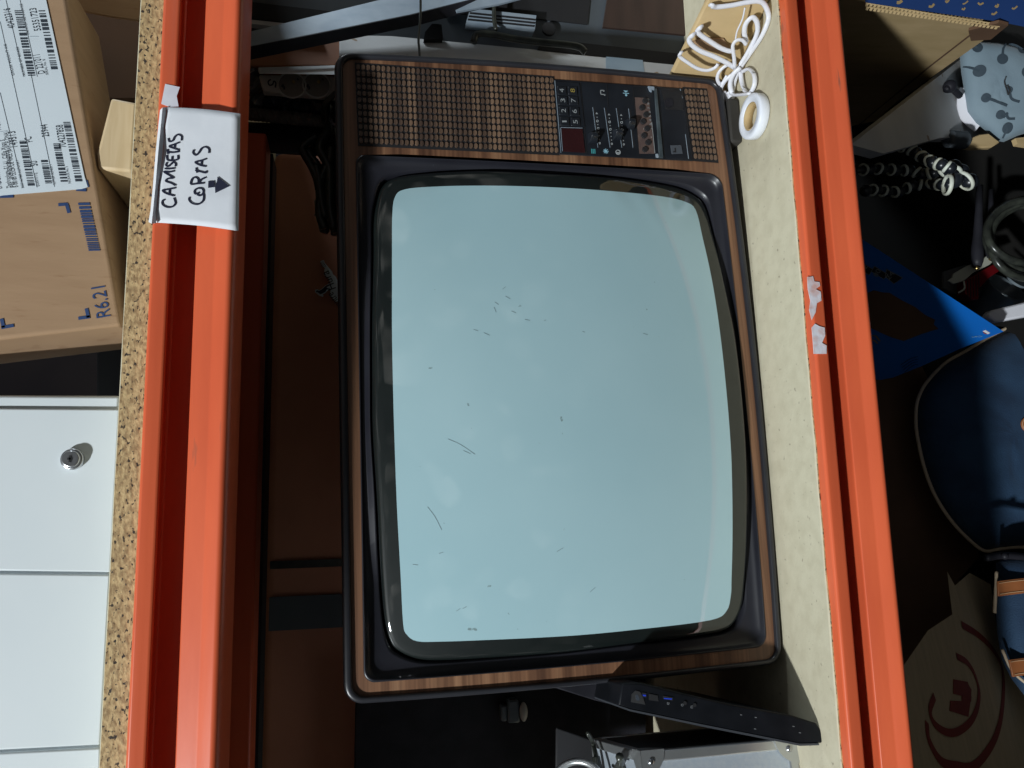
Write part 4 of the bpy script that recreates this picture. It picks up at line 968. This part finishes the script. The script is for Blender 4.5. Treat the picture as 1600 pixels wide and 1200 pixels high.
for i, r in enumerate(ribs): a_tube(bm, ([pR0(r[0][0] - 1, r[0][1] - 1, -.034)] if i in (0, 1, 2, 7) else []) + [pR(*t_, .003 * (i % 4)) for t_ in r], .0031 if i not in (3, 7, 8) else .0023, 8, flat=.62, up=nb)
a_tube(bm, [pR(1164, 12, .002), pR(1160, 30, .002), pR(1152, 48, .002), pR(1149, 62, .002)], .0010, 6)
link('lead', bm, M['whitecable'], T, smooth=True)
T = Thing('tape_roll', 'roll of white tape lying on the shelf by the television corner', 'tape', onZ(1172, 182, 0))
c = onZ(1171, 181.5, .013) ; c.z = .0
bm = BM(); R1, R0, H = .0270, .0168, .013; seg = 48
prof = [(R0, .001), (R1 - .001, .001), (R1, .002), (R1, H - .001), (R1 - .001, H), (R0 + .004, H + .0003), (R0 + .0032, H - .0005), (R0 + .0008, H), (R0, H - .001)]
loops = []
for k in range(seg + 1):
    a = 2 * pi * k / seg; loops.append([c + Vector((cos(a) * r, sin(a) * r * 1.02, z)) for r, z in prof])
a_loft(bm, loops); bmesh.ops.remove_doubles(bm, verts=bm.verts, dist=1e-6)
link('tape_winding', bm, M['whitetape'], T, smooth=True)
bm = BM(); loops = []
for k in range(seg + 1):
    a = 2 * pi * k / seg; loops.append([c + Vector((cos(a) * r, sin(a) * r * 1.02, z)) for r, z in ((R0 - .0004, .001), (R0 - .0004, H - .0012), (R0 - .0018, H - .0012), (R0 - .0018, .001))])
a_loft(bm, loops); bmesh.ops.remove_doubles(bm, verts=bm.verts, dist=1e-6); link('core', bm, M['kraft_pale'], T, smooth=True)
bm = BM(); a_box(bm, onZ(1146, 190, .0085) + Vector((0, .012, 0)), (.060, .034, .0165)); tag(link('dark_block', bm, mat('dark_grey_card', (.032, .029, .025), .8), bevel=.003), 'dark grey block under the television corner behind the tape roll', 'block')

# ================================================================== below the shelf
# tall brown carton and navy carton top right
pA_ = Plane((.486, .109, 0), Vector((.282, -.102, 0)))
T = Thing('cardboard_box', 'large brown carton below the shelf, its side half in shadow', 'box', pA_(1400, 60))
slab('body', [(1280, -10), (1354, 3), (1560, 37), (1552, 52), (1400, 160), (1300, 250)], pA_, .0, M['kraft_pale'], T, vec=(.30, -.02, 0))
bm = BM(); ribbon(bm, [pA_(1535, 40, .001), pA_(1455, 102, .001), pA_(1400, 147, .001), pA_(1330, 205, .001)], .003, pA_.normal(), .0005, k=1); link('crease', bm, M['kraft_dark'], T)
slab_o = slab('bent_flap', [(1513, 48), (1560, 36), (1575, 40), (1548, 62), (1517, 64)], pA_, .004, M['kraft_dark'], T, off=.02)
pN = Plane(pA_(1350, 0, 0), Vector((-.25, -1, .1)))
T = Thing('cardboard_box', 'dark navy carton with gold flecks and corrugated cut edge', 'box', pN(1460, 10))
slab('body', [(1352, -60), (1720, -60), (1640, 50), (1562, 34), (1352, 4)], pN, .15, M['navycard'], T, vec=(.17, .12, -.10))
bm = BM(); rnd = random.Random(12)
for x, y in ((1405, 3), (1455, 9), (1505, 14), (1480, 2), (1508, 4), (1532, 6), (1557, 9), (1553, 21), (1585, 13), (1570, -6), (1430, -5)):
    q_ = rnd.choice((1, 1, .6)); ribbon(bm, [pN(x - 4 * q_, y - rnd.uniform(-2, 2), .0006), pN(x + rnd.uniform(-1, 1), y + rnd.uniform(.5, 2), .0006), pN(x + 4.5 * q_, y - rnd.uniform(1, 4), .0006)], rnd.uniform(.0016, .004), pN.normal(), .0003, k=3)
link('gold_flecks', bm, M['gold'], T)
for off_, w_ in ((0, 5), (5.6, 6.5)):
    bm = BM(); N = 34
    for k in range(N):
        t0, t1 = k / N, (k + .62) / N; a = (1353 + 207 * t0, 4.5 + 33 * t0 + off_); b = (1353 + 207 * t1, 4.5 + 33 * t1 + off_)
        w2 = w_ * (.55 + .45 * (1 - t0))
        a_prism(bm, [pN(a[0] + 1.6, a[1], .0015), pN(b[0] + 1.6, b[1], .0015), pN(b[0] - .8, b[1] + w2 * .8, .0015), pN(a[0] - .8, a[1] + w2 * .8, .0015)], -pN.normal() * .001)
    a_prism(bm, [pN(1353, 4 + off_, .0005), pN(1562, 37.5 + off_ * .6, .0005), pN(1562, 39 + off_ * .6, .0005), pN(1353, 5.6 + off_, .0005)], -pN.normal() * .001)
    link('corrugated_edge', bm, M['kraft_pale'], T)
# white slab behind grey bag
pS = plane3(onY(1340, 222, .20), onY(1520, 60, .52), onY(1500, 215, .42))
T = Thing('white_board', 'white board with black knob leaning beneath the large brown carton', 'board', pS(1480, 150))
slab('panel', [(1330, 226), (1545, 58), (1640, -10), (1640, 215), (1470, 215), (1380, 240)], pS, .02, M['whitewood'], T)
bm = BM(); a_sphere(bm, pS(1484, 135, .012), .012, 14, 10); a_tube(bm, [pS(1478, 141, .008), pS(1484, 136, .012), pS(1500, 150, .016)], .006); link('knob', bm, M['black'], T, smooth=True)
# grey dotted bag
pG = Plane(onY(1550, 140, .40), (-.25, -1, .35))
T = Thing('fabric_bag', 'grey fabric bag printed with charcoal dots on curved stems', 'bag', pG(1550, 140))
def cloth(name, outline, pl, m, parent, bulge=.02, K=9, seed=0, fold=.003):
    """closed soft shape: outline pixels, front bulging towards the viewer, closed back"""
    P = [pl(*q) for q in outline]; n = len(P); c = sum(P, Vector()) / n; bm = BM(); rnd = random.Random(seed); loops = []
    for k in range(K):
        t = 1 - k / K; hgt = bulge * math.sqrt(max(0, 1 - t ** 3))
        loops.append([c + (p - c) * t + pl.normal() * (hgt + fold * sin(7 * t * 2 + i * 1.7) * (1 - t) * t * 4) for i, p in enumerate(P)])
    vv = a_loft(bm, loops); cv = bm.verts.new(c + pl.normal() * bulge)
    for i in range(n): bm.faces.new((vv[-1][i], vv[-1][(i + 1) % n], cv))
    bk = [bm.verts.new(c + (p - c) * .9 + (p - CP).normalized() * .06) for p in P]
    for i in range(n): bm.faces.new((vv[0][i], bk[i], bk[(i + 1) % n], vv[0][(i + 1) % n]))
    bm.faces.new(bk)
    return link(name, bm, m, parent, smooth=True)
def cloth_h(outline, pl, bulge):
    P = [pl(*q) for q in outline]; c = sum(P, Vector()) / len(P); n = pl.normal(); a = n.orthogonal().normalized(); b = n.cross(a)
    L = [((p - c).dot(a), (p - c).dot(b)) for p in P]
    def f(p):
        x, y = (p - c).dot(a), (p - c).dot(b); best = 0
        for i in range(len(L)):
            x1, y1 = L[i]; x2, y2 = L[(i + 1) % len(L)]; den = x * (y2 - y1) - y * (x2 - x1)
            if abs(den) < 1e-12: continue
            t = (x1 * (y2 - y1) - y1 * (x2 - x1)) / den; s_ = (x1 * y - y1 * x) / den
            if t > 0 and -1e-6 <= s_ <= 1.000001: best = max(best, 1 / t)
        return bulge * math.sqrt(max(0, 1 - min(1, best) ** 3))
    return f
bagpx = [(1499, 66), (1530, 65), (1560, 67), (1585, 72), (1620, 90), (1640, 150), (1630, 200), (1590, 212), (1568, 222), (1557, 220), (1543, 207), (1525, 192), (1512, 175), (1508, 150), (1502, 115), (1500, 95)]
body = cloth('bag_body', bagpx, pG, M['greyfabric'], T, bulge=.022, seed=4, fold=.0018)
hG = cloth_h(bagpx, pG, .022)
g = lambda X, Y: (1460 + X / 6., 40 + Y / 6.)
for X, Y, r, stem in ((362, 237, .0095, ((362, 237), (300, 220), (255, 195))), (583, 350, .0098, ((583, 350), (600, 250), (650, 185))), (372, 460, .0108, ((372, 460), (310, 430), (250, 400))), (430, 710, .0082, ((430, 710), (520, 745), (620, 785))), (565, 865, .0080, ((565, 865), (590, 880), (605, 892))), (640, 985, .0095, ((640, 985), (620, 1040), (615, 1070))), (810, 470, .0100, ((810, 470), (830, 500), (860, 540))), (790, 245, .0085, ((790, 245), (740, 205), (690, 180))), (640, 640, .006, ((640, 640), (660, 720), (735, 750))), (620, 860, .003, ((615, 860), (640, 900), (700, 900)))):
    bm = BM(); nG = pG.normal(); a_ = nG.orthogonal().normalized(); b_ = nG.cross(a_); c = pG(*g(X, Y))
    ring = [c + (a_ * cos(2 * pi * k / 20) + b_ * sin(2 * pi * k / 20)) * r for k in range(20)]
    top = [bm.verts.new(p + nG * (hG(p) + .0030)) for p in ring]; cv = bm.verts.new(c + nG * (hG(c) + .0030))
    for k in range(20): bm.faces.new((top[k], top[(k + 1) % 20], cv))
    P = catmull([pG(*g(*s_)) for s_ in stem], 6); ribbon(bm, [p + nG * (hG(p) + .0028) for p in P], .0042, nG, .0006, k=1)
    link('printed_dot', bm, M['greydots'], T)
bm = BM(); ribbon(bm, [pG(*g(*s_), .026) for s_ in ((670, 480), (655, 530), (675, 600), (690, 650), (705, 605), (680, 560))], .0022, pG.normal(), .0015); link('brand_mark', bm, M['steel'], T)
bm = BM(); ribbon(bm, [pG(*g(*s_), -.004) for s_ in ((275, 590), (250, 700), (265, 820), (320, 900), (400, 965))], .016, pG.normal(), .003, k=6)
o = link('white_strap', bm, M['whitecable']); tag(o, 'folded white webbing strap poking out below the grey dotted bag', 'strap')
pk = planeY(.40)
slab_o = slab('wooden_paddle', [(1504, 228), (1512, 218), (1530, 210), (1545, 208), (1563, 222), (1550, 230), (1520, 231)], pk, .012, M['kraft_pale'], None, bevel=.002); tag(slab_o, 'pale wooden paddle tip under the grey dotted bag', 'paddle')
slab_o = slab('card_scrap', [(1587, 216), (1610, 213), (1610, 228), (1590, 225)], pk, .01, M['kraft_pale'], None); tag(slab_o, 'small tan card corner right of the wooden paddle', 'card')
# spanner-like rod and dark fittings
bm = BM(); a_tube(bm, [onY(1410, 186, .40), onY(1440, 200, .40), onY(1485, 218, .40)], .0085); a_tube(bm, [onY(1482, 217, .40), onY(1500, 219, .40), onY(1508, 219, .40)], .016, 12)
tag(link('grey_rod', bm, M['greywall'], smooth=True), 'dull grey rod with black collar above the flexible tripod', 'rod')
# flexible tripod
T = Thing('flexible_tripod', 'black flexible ball-joint tripod with white rubber rings below the shelf', 'tripod', onY(1440, 280, .34))
h8 = lambda X, Y: (1340 + X / 8., 180 + Y / 8.)
legs = [[(-20, 380), (140, 435), (290, 395), (440, 395), (600, 390), (730, 470), (840, 545), (940, 590), (1050, 620), (1160, 660)],
        [(-60, 690), (155, 675), (320, 665), (480, 690), (650, 690), (800, 730), (960, 720), (1110, 690)],
        [(100, 945), (240, 930), (370, 955), (520, 960), (680, 880), (850, 860), (960, 865), (1060, 870), (1150, 860)]]
for li, L in enumerate(legs):
    bm = BM(); rbs = []; pts = [onY(*h8(*q_), .31 + .02 * li + .03 * sin(k_ * .5)) for k_, q_ in enumerate(L)]
    for i, p in enumerate(pts):
        a_sphere(bm, p, .0098, 14, 10)
        if i:
            m_ = (p + pts[i - 1]) / 2; d = (p - pts[i - 1])
            rb = BM(); rbs.append(rb); a_ring(rb, m_.lerp(p, .2), d + Vector((.01 * sin(i * 2 + li), 0, .006 * cos(i))), .0088, .0019, 22, 7, flat=1.5)
    a_tube(bm, pts, .0055, 8)
    lg = link('leg', bm, M['panelblack'], T, smooth=True); [link('rubber_ring', rb, M['whiterubber'], (T, lg), smooth=True) for rb in rbs]
bm = BM(); rb = BM()
for q_, r in (((1200, 800), .016), ((1280, 720), .015), ((1400, 830), .014), ((1200, 640), .012)): a_sphere(bm, onY(*h8(*q_), .325), r, 18, 12)
hd = link('head', bm, M['panelblack'], T, smooth=True)
for q_, nn, r in (((1340, 820), (.55, -.25, -.8), .0165), ((1190, 680), (.9, -.25, -.5), .0135), ((1125, 870), (-.1, -.3, -1), .0155)): rb = BM(); a_ring(rb, onY(*h8(*q_), .318), nn, r, .0024, 28, 8, flat=1.5); link('rubber_ring', rb, M['whiterubber'], (T, hd), smooth=True)
# antennas + network card
T = Thing('network_card', 'wireless card with pale bracket, red heatsink and two black antennas', 'circuit card', onY(1530, 440, .42))
yk = .42; k6 = lambda X, Y: (1440 + X / 6., 300 + Y / 6.)
for a, b, r0, r1 in (((545, -60), (518, 700), .0058, .0105), ((650, -20), (650, 610), .0045, .0095)):
    pts = [onY(*k6(a[0] + (b[0] - a[0]) * t, a[1] + (b[1] - a[1]) * t), yk - .01) for t in (0, .3, .6, .8, .93, 1)]
    bm = BM(); a_tube(bm, pts, [r0, r0 * 1.1, r0 * 1.4, r1, r1, r1 * .7], 14, smooth=False); an_ = link('antenna', bm, M['black'], T, smooth=True)
    bm = BM(); a_sphere(bm, onY(*k6(b[0], b[1] + 14), yk - .016), .0042, 10, 8); link('connector', bm, M['brass'], (T, an_), smooth=True)
pk = planeY(yk)
slab('bracket', [k6(*q_) for q_ in ((250, 830), (290, 800), (300, 765), (430, 690), (560, 640), (620, 590), (680, 540), (740, 580), (640, 680), (480, 760), (400, 830), (300, 862))], pk, .003, M['bracket'], T, bevel=.0006)
slab('heatsink', [k6(*q_) for q_ in ((405, 835), (560, 740), (740, 640), (790, 700), (640, 800), (545, 900), (535, 1005), (480, 1010), (410, 950))], pk, .02, M['red'], T, off=-.004, bevel=.001)
bm = BM(); 
for X in range(430, 560, 26): ribbon(bm, [pk(*k6(X, 830 - (X - 430) * .55), .0002 - .004), pk(*k6(X + 4, 1000 - (X - 430) * .3), .0002 - .004)], .0016, n_, .0005, k=1)
link('heatsink_fins', bm, M['blacksoft'], T)
bm = BM(); a_tube(bm, [pk(*k6(395, 835)), pk(*k6(400, 905)), pk(*k6(345, 945))], .0018, 6); link('bracket_lip', bm, M['bracket'], T, smooth=True)
slab_o = slab('grey_card', [k6(*q_) for q_ in ((205, 745), (420, 680), (440, 780), (330, 960), (205, 900))], planeY(.46), .004, mat('dim_grey_card', (.10, .10, .10), .7), None); tag(slab_o, 'dim grey card behind the wireless card bracket', 'card')
# coil of black hose
bm = BM()
for i, (rx, rz, ox, oz) in enumerate(((75, 58, 0, 0), (70, 52, 2, 4), (66, 60, -2, 8), (78, 50, 4, -6))):
    pts = [onY(1612 + ox + rx * cos(a) * .95, 368 + oz + rz * sin(a), .39 - .008 * i + .01 * sin(a * 2)) for a in [2 * pi * k / 20 for k in range(21)]]
    a_tube(bm, pts, .0068, 8, n=3)
tag(link('cable_coil', bm, M['cable'], smooth=True), 'coil of thick black cable beside the two antennas', 'cable')
# grey translucent cups
T = Thing('plastic_cup', 'grey smoky plastic cup lying beside the red heatsink', 'cup', onY(1575, 445, .46))
bm = BM(); ax = Vector((.55, -.8, -.15)).normalized(); c = onY(1570, 452, .46); u_ = ax.orthogonal().normalized(); v_ = ax.cross(u_)
a_loft(bm, [[c + ax * t + (u_ * cos(2 * pi * k / 32) + v_ * sin(2 * pi * k / 32)) * r for k in range(32)] for t, r in ((-.06, .030), (.0, .036), (.004, .0385), (.006, .037), (.004, .0345), (-.05, .028))], True, True); link('cup_wall', bm, M['clearcup'], T, smooth=True)
bm = BM(); a_disc(bm, onY(1588, 440, .41), ax, .019, .004, 28); link('cup_lid', bm, M['clearcup'], T)
slab_o = slab('white_bar', [(1546, 490), (1552, 484), (1640, 462), (1640, 488), (1558, 503), (1547, 496)], planeY(.40), .02, M['whitecable'], None, bevel=.004); tag(slab_o, 'rounded white plastic bar above the navy bag', 'bar')
# blue glossy carton
pX = Plane((.115, .33, -.49), (-.98, -.14, .15))
T = Thing('cardboard_box', 'glossy blue carton with torn brown patch and number labels', 'box', pX(1430, 480))
slab('body', [(1336, 374), (1346, 373), (1568, 518), (1500, 545), (1440, 572), (1395, 590), (1340, 600), (1330, 500)], pX, .10, M['bluecard'], T, vec=ray(1430, 490) * .08)
slab('torn_patch', [(1347, 466), (1352, 460), (1365, 454), (1378, 457), (1390, 458), (1410, 470), (1430, 480), (1445, 492), (1461, 500), (1459, 507), (1466, 514), (1440, 522), (1412, 533), (1392, 527), (1376, 520), (1360, 512), (1345, 505)], pX, .0006, M['kraft_dark'], T, off=.0008)
nX = pX.normal(); bq = lambda X, Y: (1330 + X / 4.8, 360 + Y / 4.8)
for poly, s_, a, b in (([(75, 240), (160, 290), (135, 335), (45, 280)], '12', (92, 305), (130, 268)), ([(175, 268), (275, 330), (245, 365), (150, 308)], '80', (195, 350), (225, 300)), ([(265, 290), (385, 355), (320, 400), (255, 345)], '24', (285, 370), (330, 320))):
    lbx = slab('number_label', [bq(*q_) for q_ in poly], pX, .0006, M['blacksoft'], T, off=.0008)
    bm = BM(); P4 = [pX(*bq(*q_), .0010) for q_ in poly]
    for k in range(4): ribbon(bm, [P4[k], P4[(k + 1) % 4]], .0008, nX, .0003, k=1)
    a_text(bm, s_, pX(*bq(*a), .001), pX(*bq(*b), .001), nX, uv=pX(*bq(a[0] - 34, a[1] - 18), .001) - pX(*bq(*a), .001)); link('label_print', bm, M['dimwhite'], (T, lbx))
bm = BM(); f5 = lambda X, Y: (1490 + X / 17.14, 490 + Y / 17.14)
a_text(bm, 'Can', pX(*f5(760, 580), .001), pX(*f5(490, 610), .001), -nX if False else nX, h=.006); link('lettering', bm, M['bluemark'], T)
fl = slab('flag_print', [f5(*q_) for q_ in ((780, 475), (860, 445), (980, 520), (920, 550), (840, 545))], pX, .0004, M['paper'], T, off=.0009)
slab('flag_stripe', [f5(*q_) for q_ in ((785, 480), (905, 548), (840, 545), (800, 520))], pX, .0003, M['redprint'], (T, fl), off=.0012)
bm = BM()
for st_ in ([(130, 795), (180, 790), (215, 830)], [(120, 830), (170, 825), (200, 850)], [(135, 850), (165, 862)]): ribbon(bm, [pX(*bq(*q_), .001) for q_ in st_], .003, nX, .0003)
link('picture_print', bm, M['gold'], T)
bm = BM()
for k in range(4): ribbon(bm, [pX(*bq(370 + k * 10, 1010 + k * 18), .001), pX(*bq(440 + k * 8, 965 + k * 16), .001), pX(*bq(500, 945 + k * 20), .001)], .0014, nX, .0003)
link('small_print', bm, M['greydots'], T)
# navy bag with cream piping
pV = Plane(onY(1560, 700, .55), (.05, -1, .12))
T = Thing('travel_bag', 'large navy bag with cream piping and tan badge below the shelf', 'bag', pV(1560, 700))
out = [(1460, 583), (1480, 565), (1510, 548), (1550, 524), (1600, 503), (1680, 490), (1780, 520), (1800, 700), (1760, 850), (1680, 862), (1600, 855), (1560, 858), (1540, 861), (1522, 850), (1490, 818), (1462, 776), (1444, 730), (1433, 680), (1431, 650), (1434, 625), (1444, 603)]
cloth('bag_body', out, pV, M['navyfabric'], T, bulge=.052, K=12, seed=2, fold=.0025)
bm = BM(); P = [pV(*q_, .004) for q_ in out]; a_tube(bm, P + [P[0]], .0034, 8, n=5); link('piping', bm, M['piping'], T, smooth=True)
bm = BM(); cbd = pV(1606, 664, .0535); a_disc(bm, cbd, pV.normal(), .015, .003, 32); link('leather_badge', bm, M['leather'], T, bevel=.001)
bm = BM(); a_ring(bm, cbd + pV.normal() * .003, pV.normal(), .0125, .0006, 32, 5); link('badge_stitching', bm, M['stitch'], T)
pV2 = Plane(onY(1590, 980, .44), (.05, -1, .1))
T = Thing('travel_bag', 'navy bag with two tan leather straps at the lower shelf edge', 'bag', pV2(1590, 980))
out = [(1556, 880), (1575, 868), (1640, 866), (1720, 900), (1740, 1000), (1700, 1100), (1640, 1110), (1600, 1086), (1580, 1060), (1565, 1030), (1558, 990), (1555, 940), (1556, 905)]
cloth('bag_body', out, pV2, M['navyfabric'], T, bulge=.04, K=10, seed=8, fold=.003)
for poly in ([(1559, 908), (1600, 903), (1660, 900), (1660, 924), (1600, 927), (1560, 932)], [(1577, 1031), (1600, 1028), (1660, 1026), (1660, 1052), (1602, 1055), (1583, 1058)]):
    stp = slab('leather_strap', poly, pV2, .004, M['leather'], T, off=.040, bevel=.001)
    bm = BM(); 
    for a, b in ((poly[0], poly[1]), (poly[5], poly[4])):
        dy_ = 3.5 if a is poly[0] else -3.5
        ribbon(bm, [pV2(a[0] + 2, a[1] + dy_, .0412), pV2(b[0], b[1] + dy_, .0412), pV2(1660, b[1] + dy_ - 2, .0412)], .0009, pV2.normal(), .0003, k=2)
    link('stitching', bm, M['stitch'], (T, stp))
bm = BM(); a_tube(bm, [pV2(1557, 893, .03), pV2(1556, 920, .03), pV2(1554, 958, .03)], .0028); a_tube(bm, [pV2(1566, 1015, .03), pV2(1582, 1048, .03), pV2(1612, 1075, .03)], .0026); link('piping', bm, M['piping'], T, smooth=True)
bm = BM(); a_tube(bm, [onY(1540, 872, .40), onY(1570, 868, .40), onY(1620, 872, .40)], .006); a_sphere(bm, onY(1570, 869, .39), .006, 10, 8); tag(link('zip_pull', bm, M['black'], smooth=True), 'black zip pull between the two navy bags', 'zip')
# carton with red ring print
pQ = plane3(onY(1515, 900, .50), onY(1560, 1190, .36), onY(1470, 1100, .24))
T = Thing('cardboard_box', 'beige carton printed with red rings and a red block mark', 'box', pQ(1500, 1050))
slab('body', [(1480, 893), (1492, 915), (1515, 895), (1548, 913), (1560, 1000), (1600, 1085), (1660, 1110), (1660, 1320), (1400, 1320), (1398, 1060), (1450, 985), (1488, 960)], pQ, .10, M['beigecard'], T, vec=ray(1530, 1080) * .12)
nQ = pQ.normal(); j3 = lambda X, Y: (1420 + X / 3.75, 880 + Y / 3.75); bm = BM()
for pts, wd in (([(310, 360), (400, 415), (480, 490), (535, 580), (555, 680), (550, 830), (525, 970), (470, 1090), (380, 1190), (280, 1190), (190, 1160), (120, 1040), (105, 930)], .0125), ([(280, 545), (340, 580), (385, 650), (412, 750), (400, 850), (360, 930), (290, 985), (220, 990), (150, 940), (125, 860), (150, 780)], .0105)):
    ribbon(bm, [pQ(*j3(*q_), .001) for q_ in pts], wd, nQ, .0004, k=6)
for poly in ([(262, 680), (345, 695), (352, 715), (368, 740), (365, 790), (300, 775), (262, 765)], [(245, 805), (312, 808), (365, 790), (350, 900), (240, 865)], [(312, 770), (368, 780), (366, 812), (312, 812)]):
    a_prism(bm, [pQ(*j3(*q_), .0012) for q_ in poly], -nQ * .0004)
link('red_ring_print', bm, M['redprint'], T)
# dark carton under the shelf centre
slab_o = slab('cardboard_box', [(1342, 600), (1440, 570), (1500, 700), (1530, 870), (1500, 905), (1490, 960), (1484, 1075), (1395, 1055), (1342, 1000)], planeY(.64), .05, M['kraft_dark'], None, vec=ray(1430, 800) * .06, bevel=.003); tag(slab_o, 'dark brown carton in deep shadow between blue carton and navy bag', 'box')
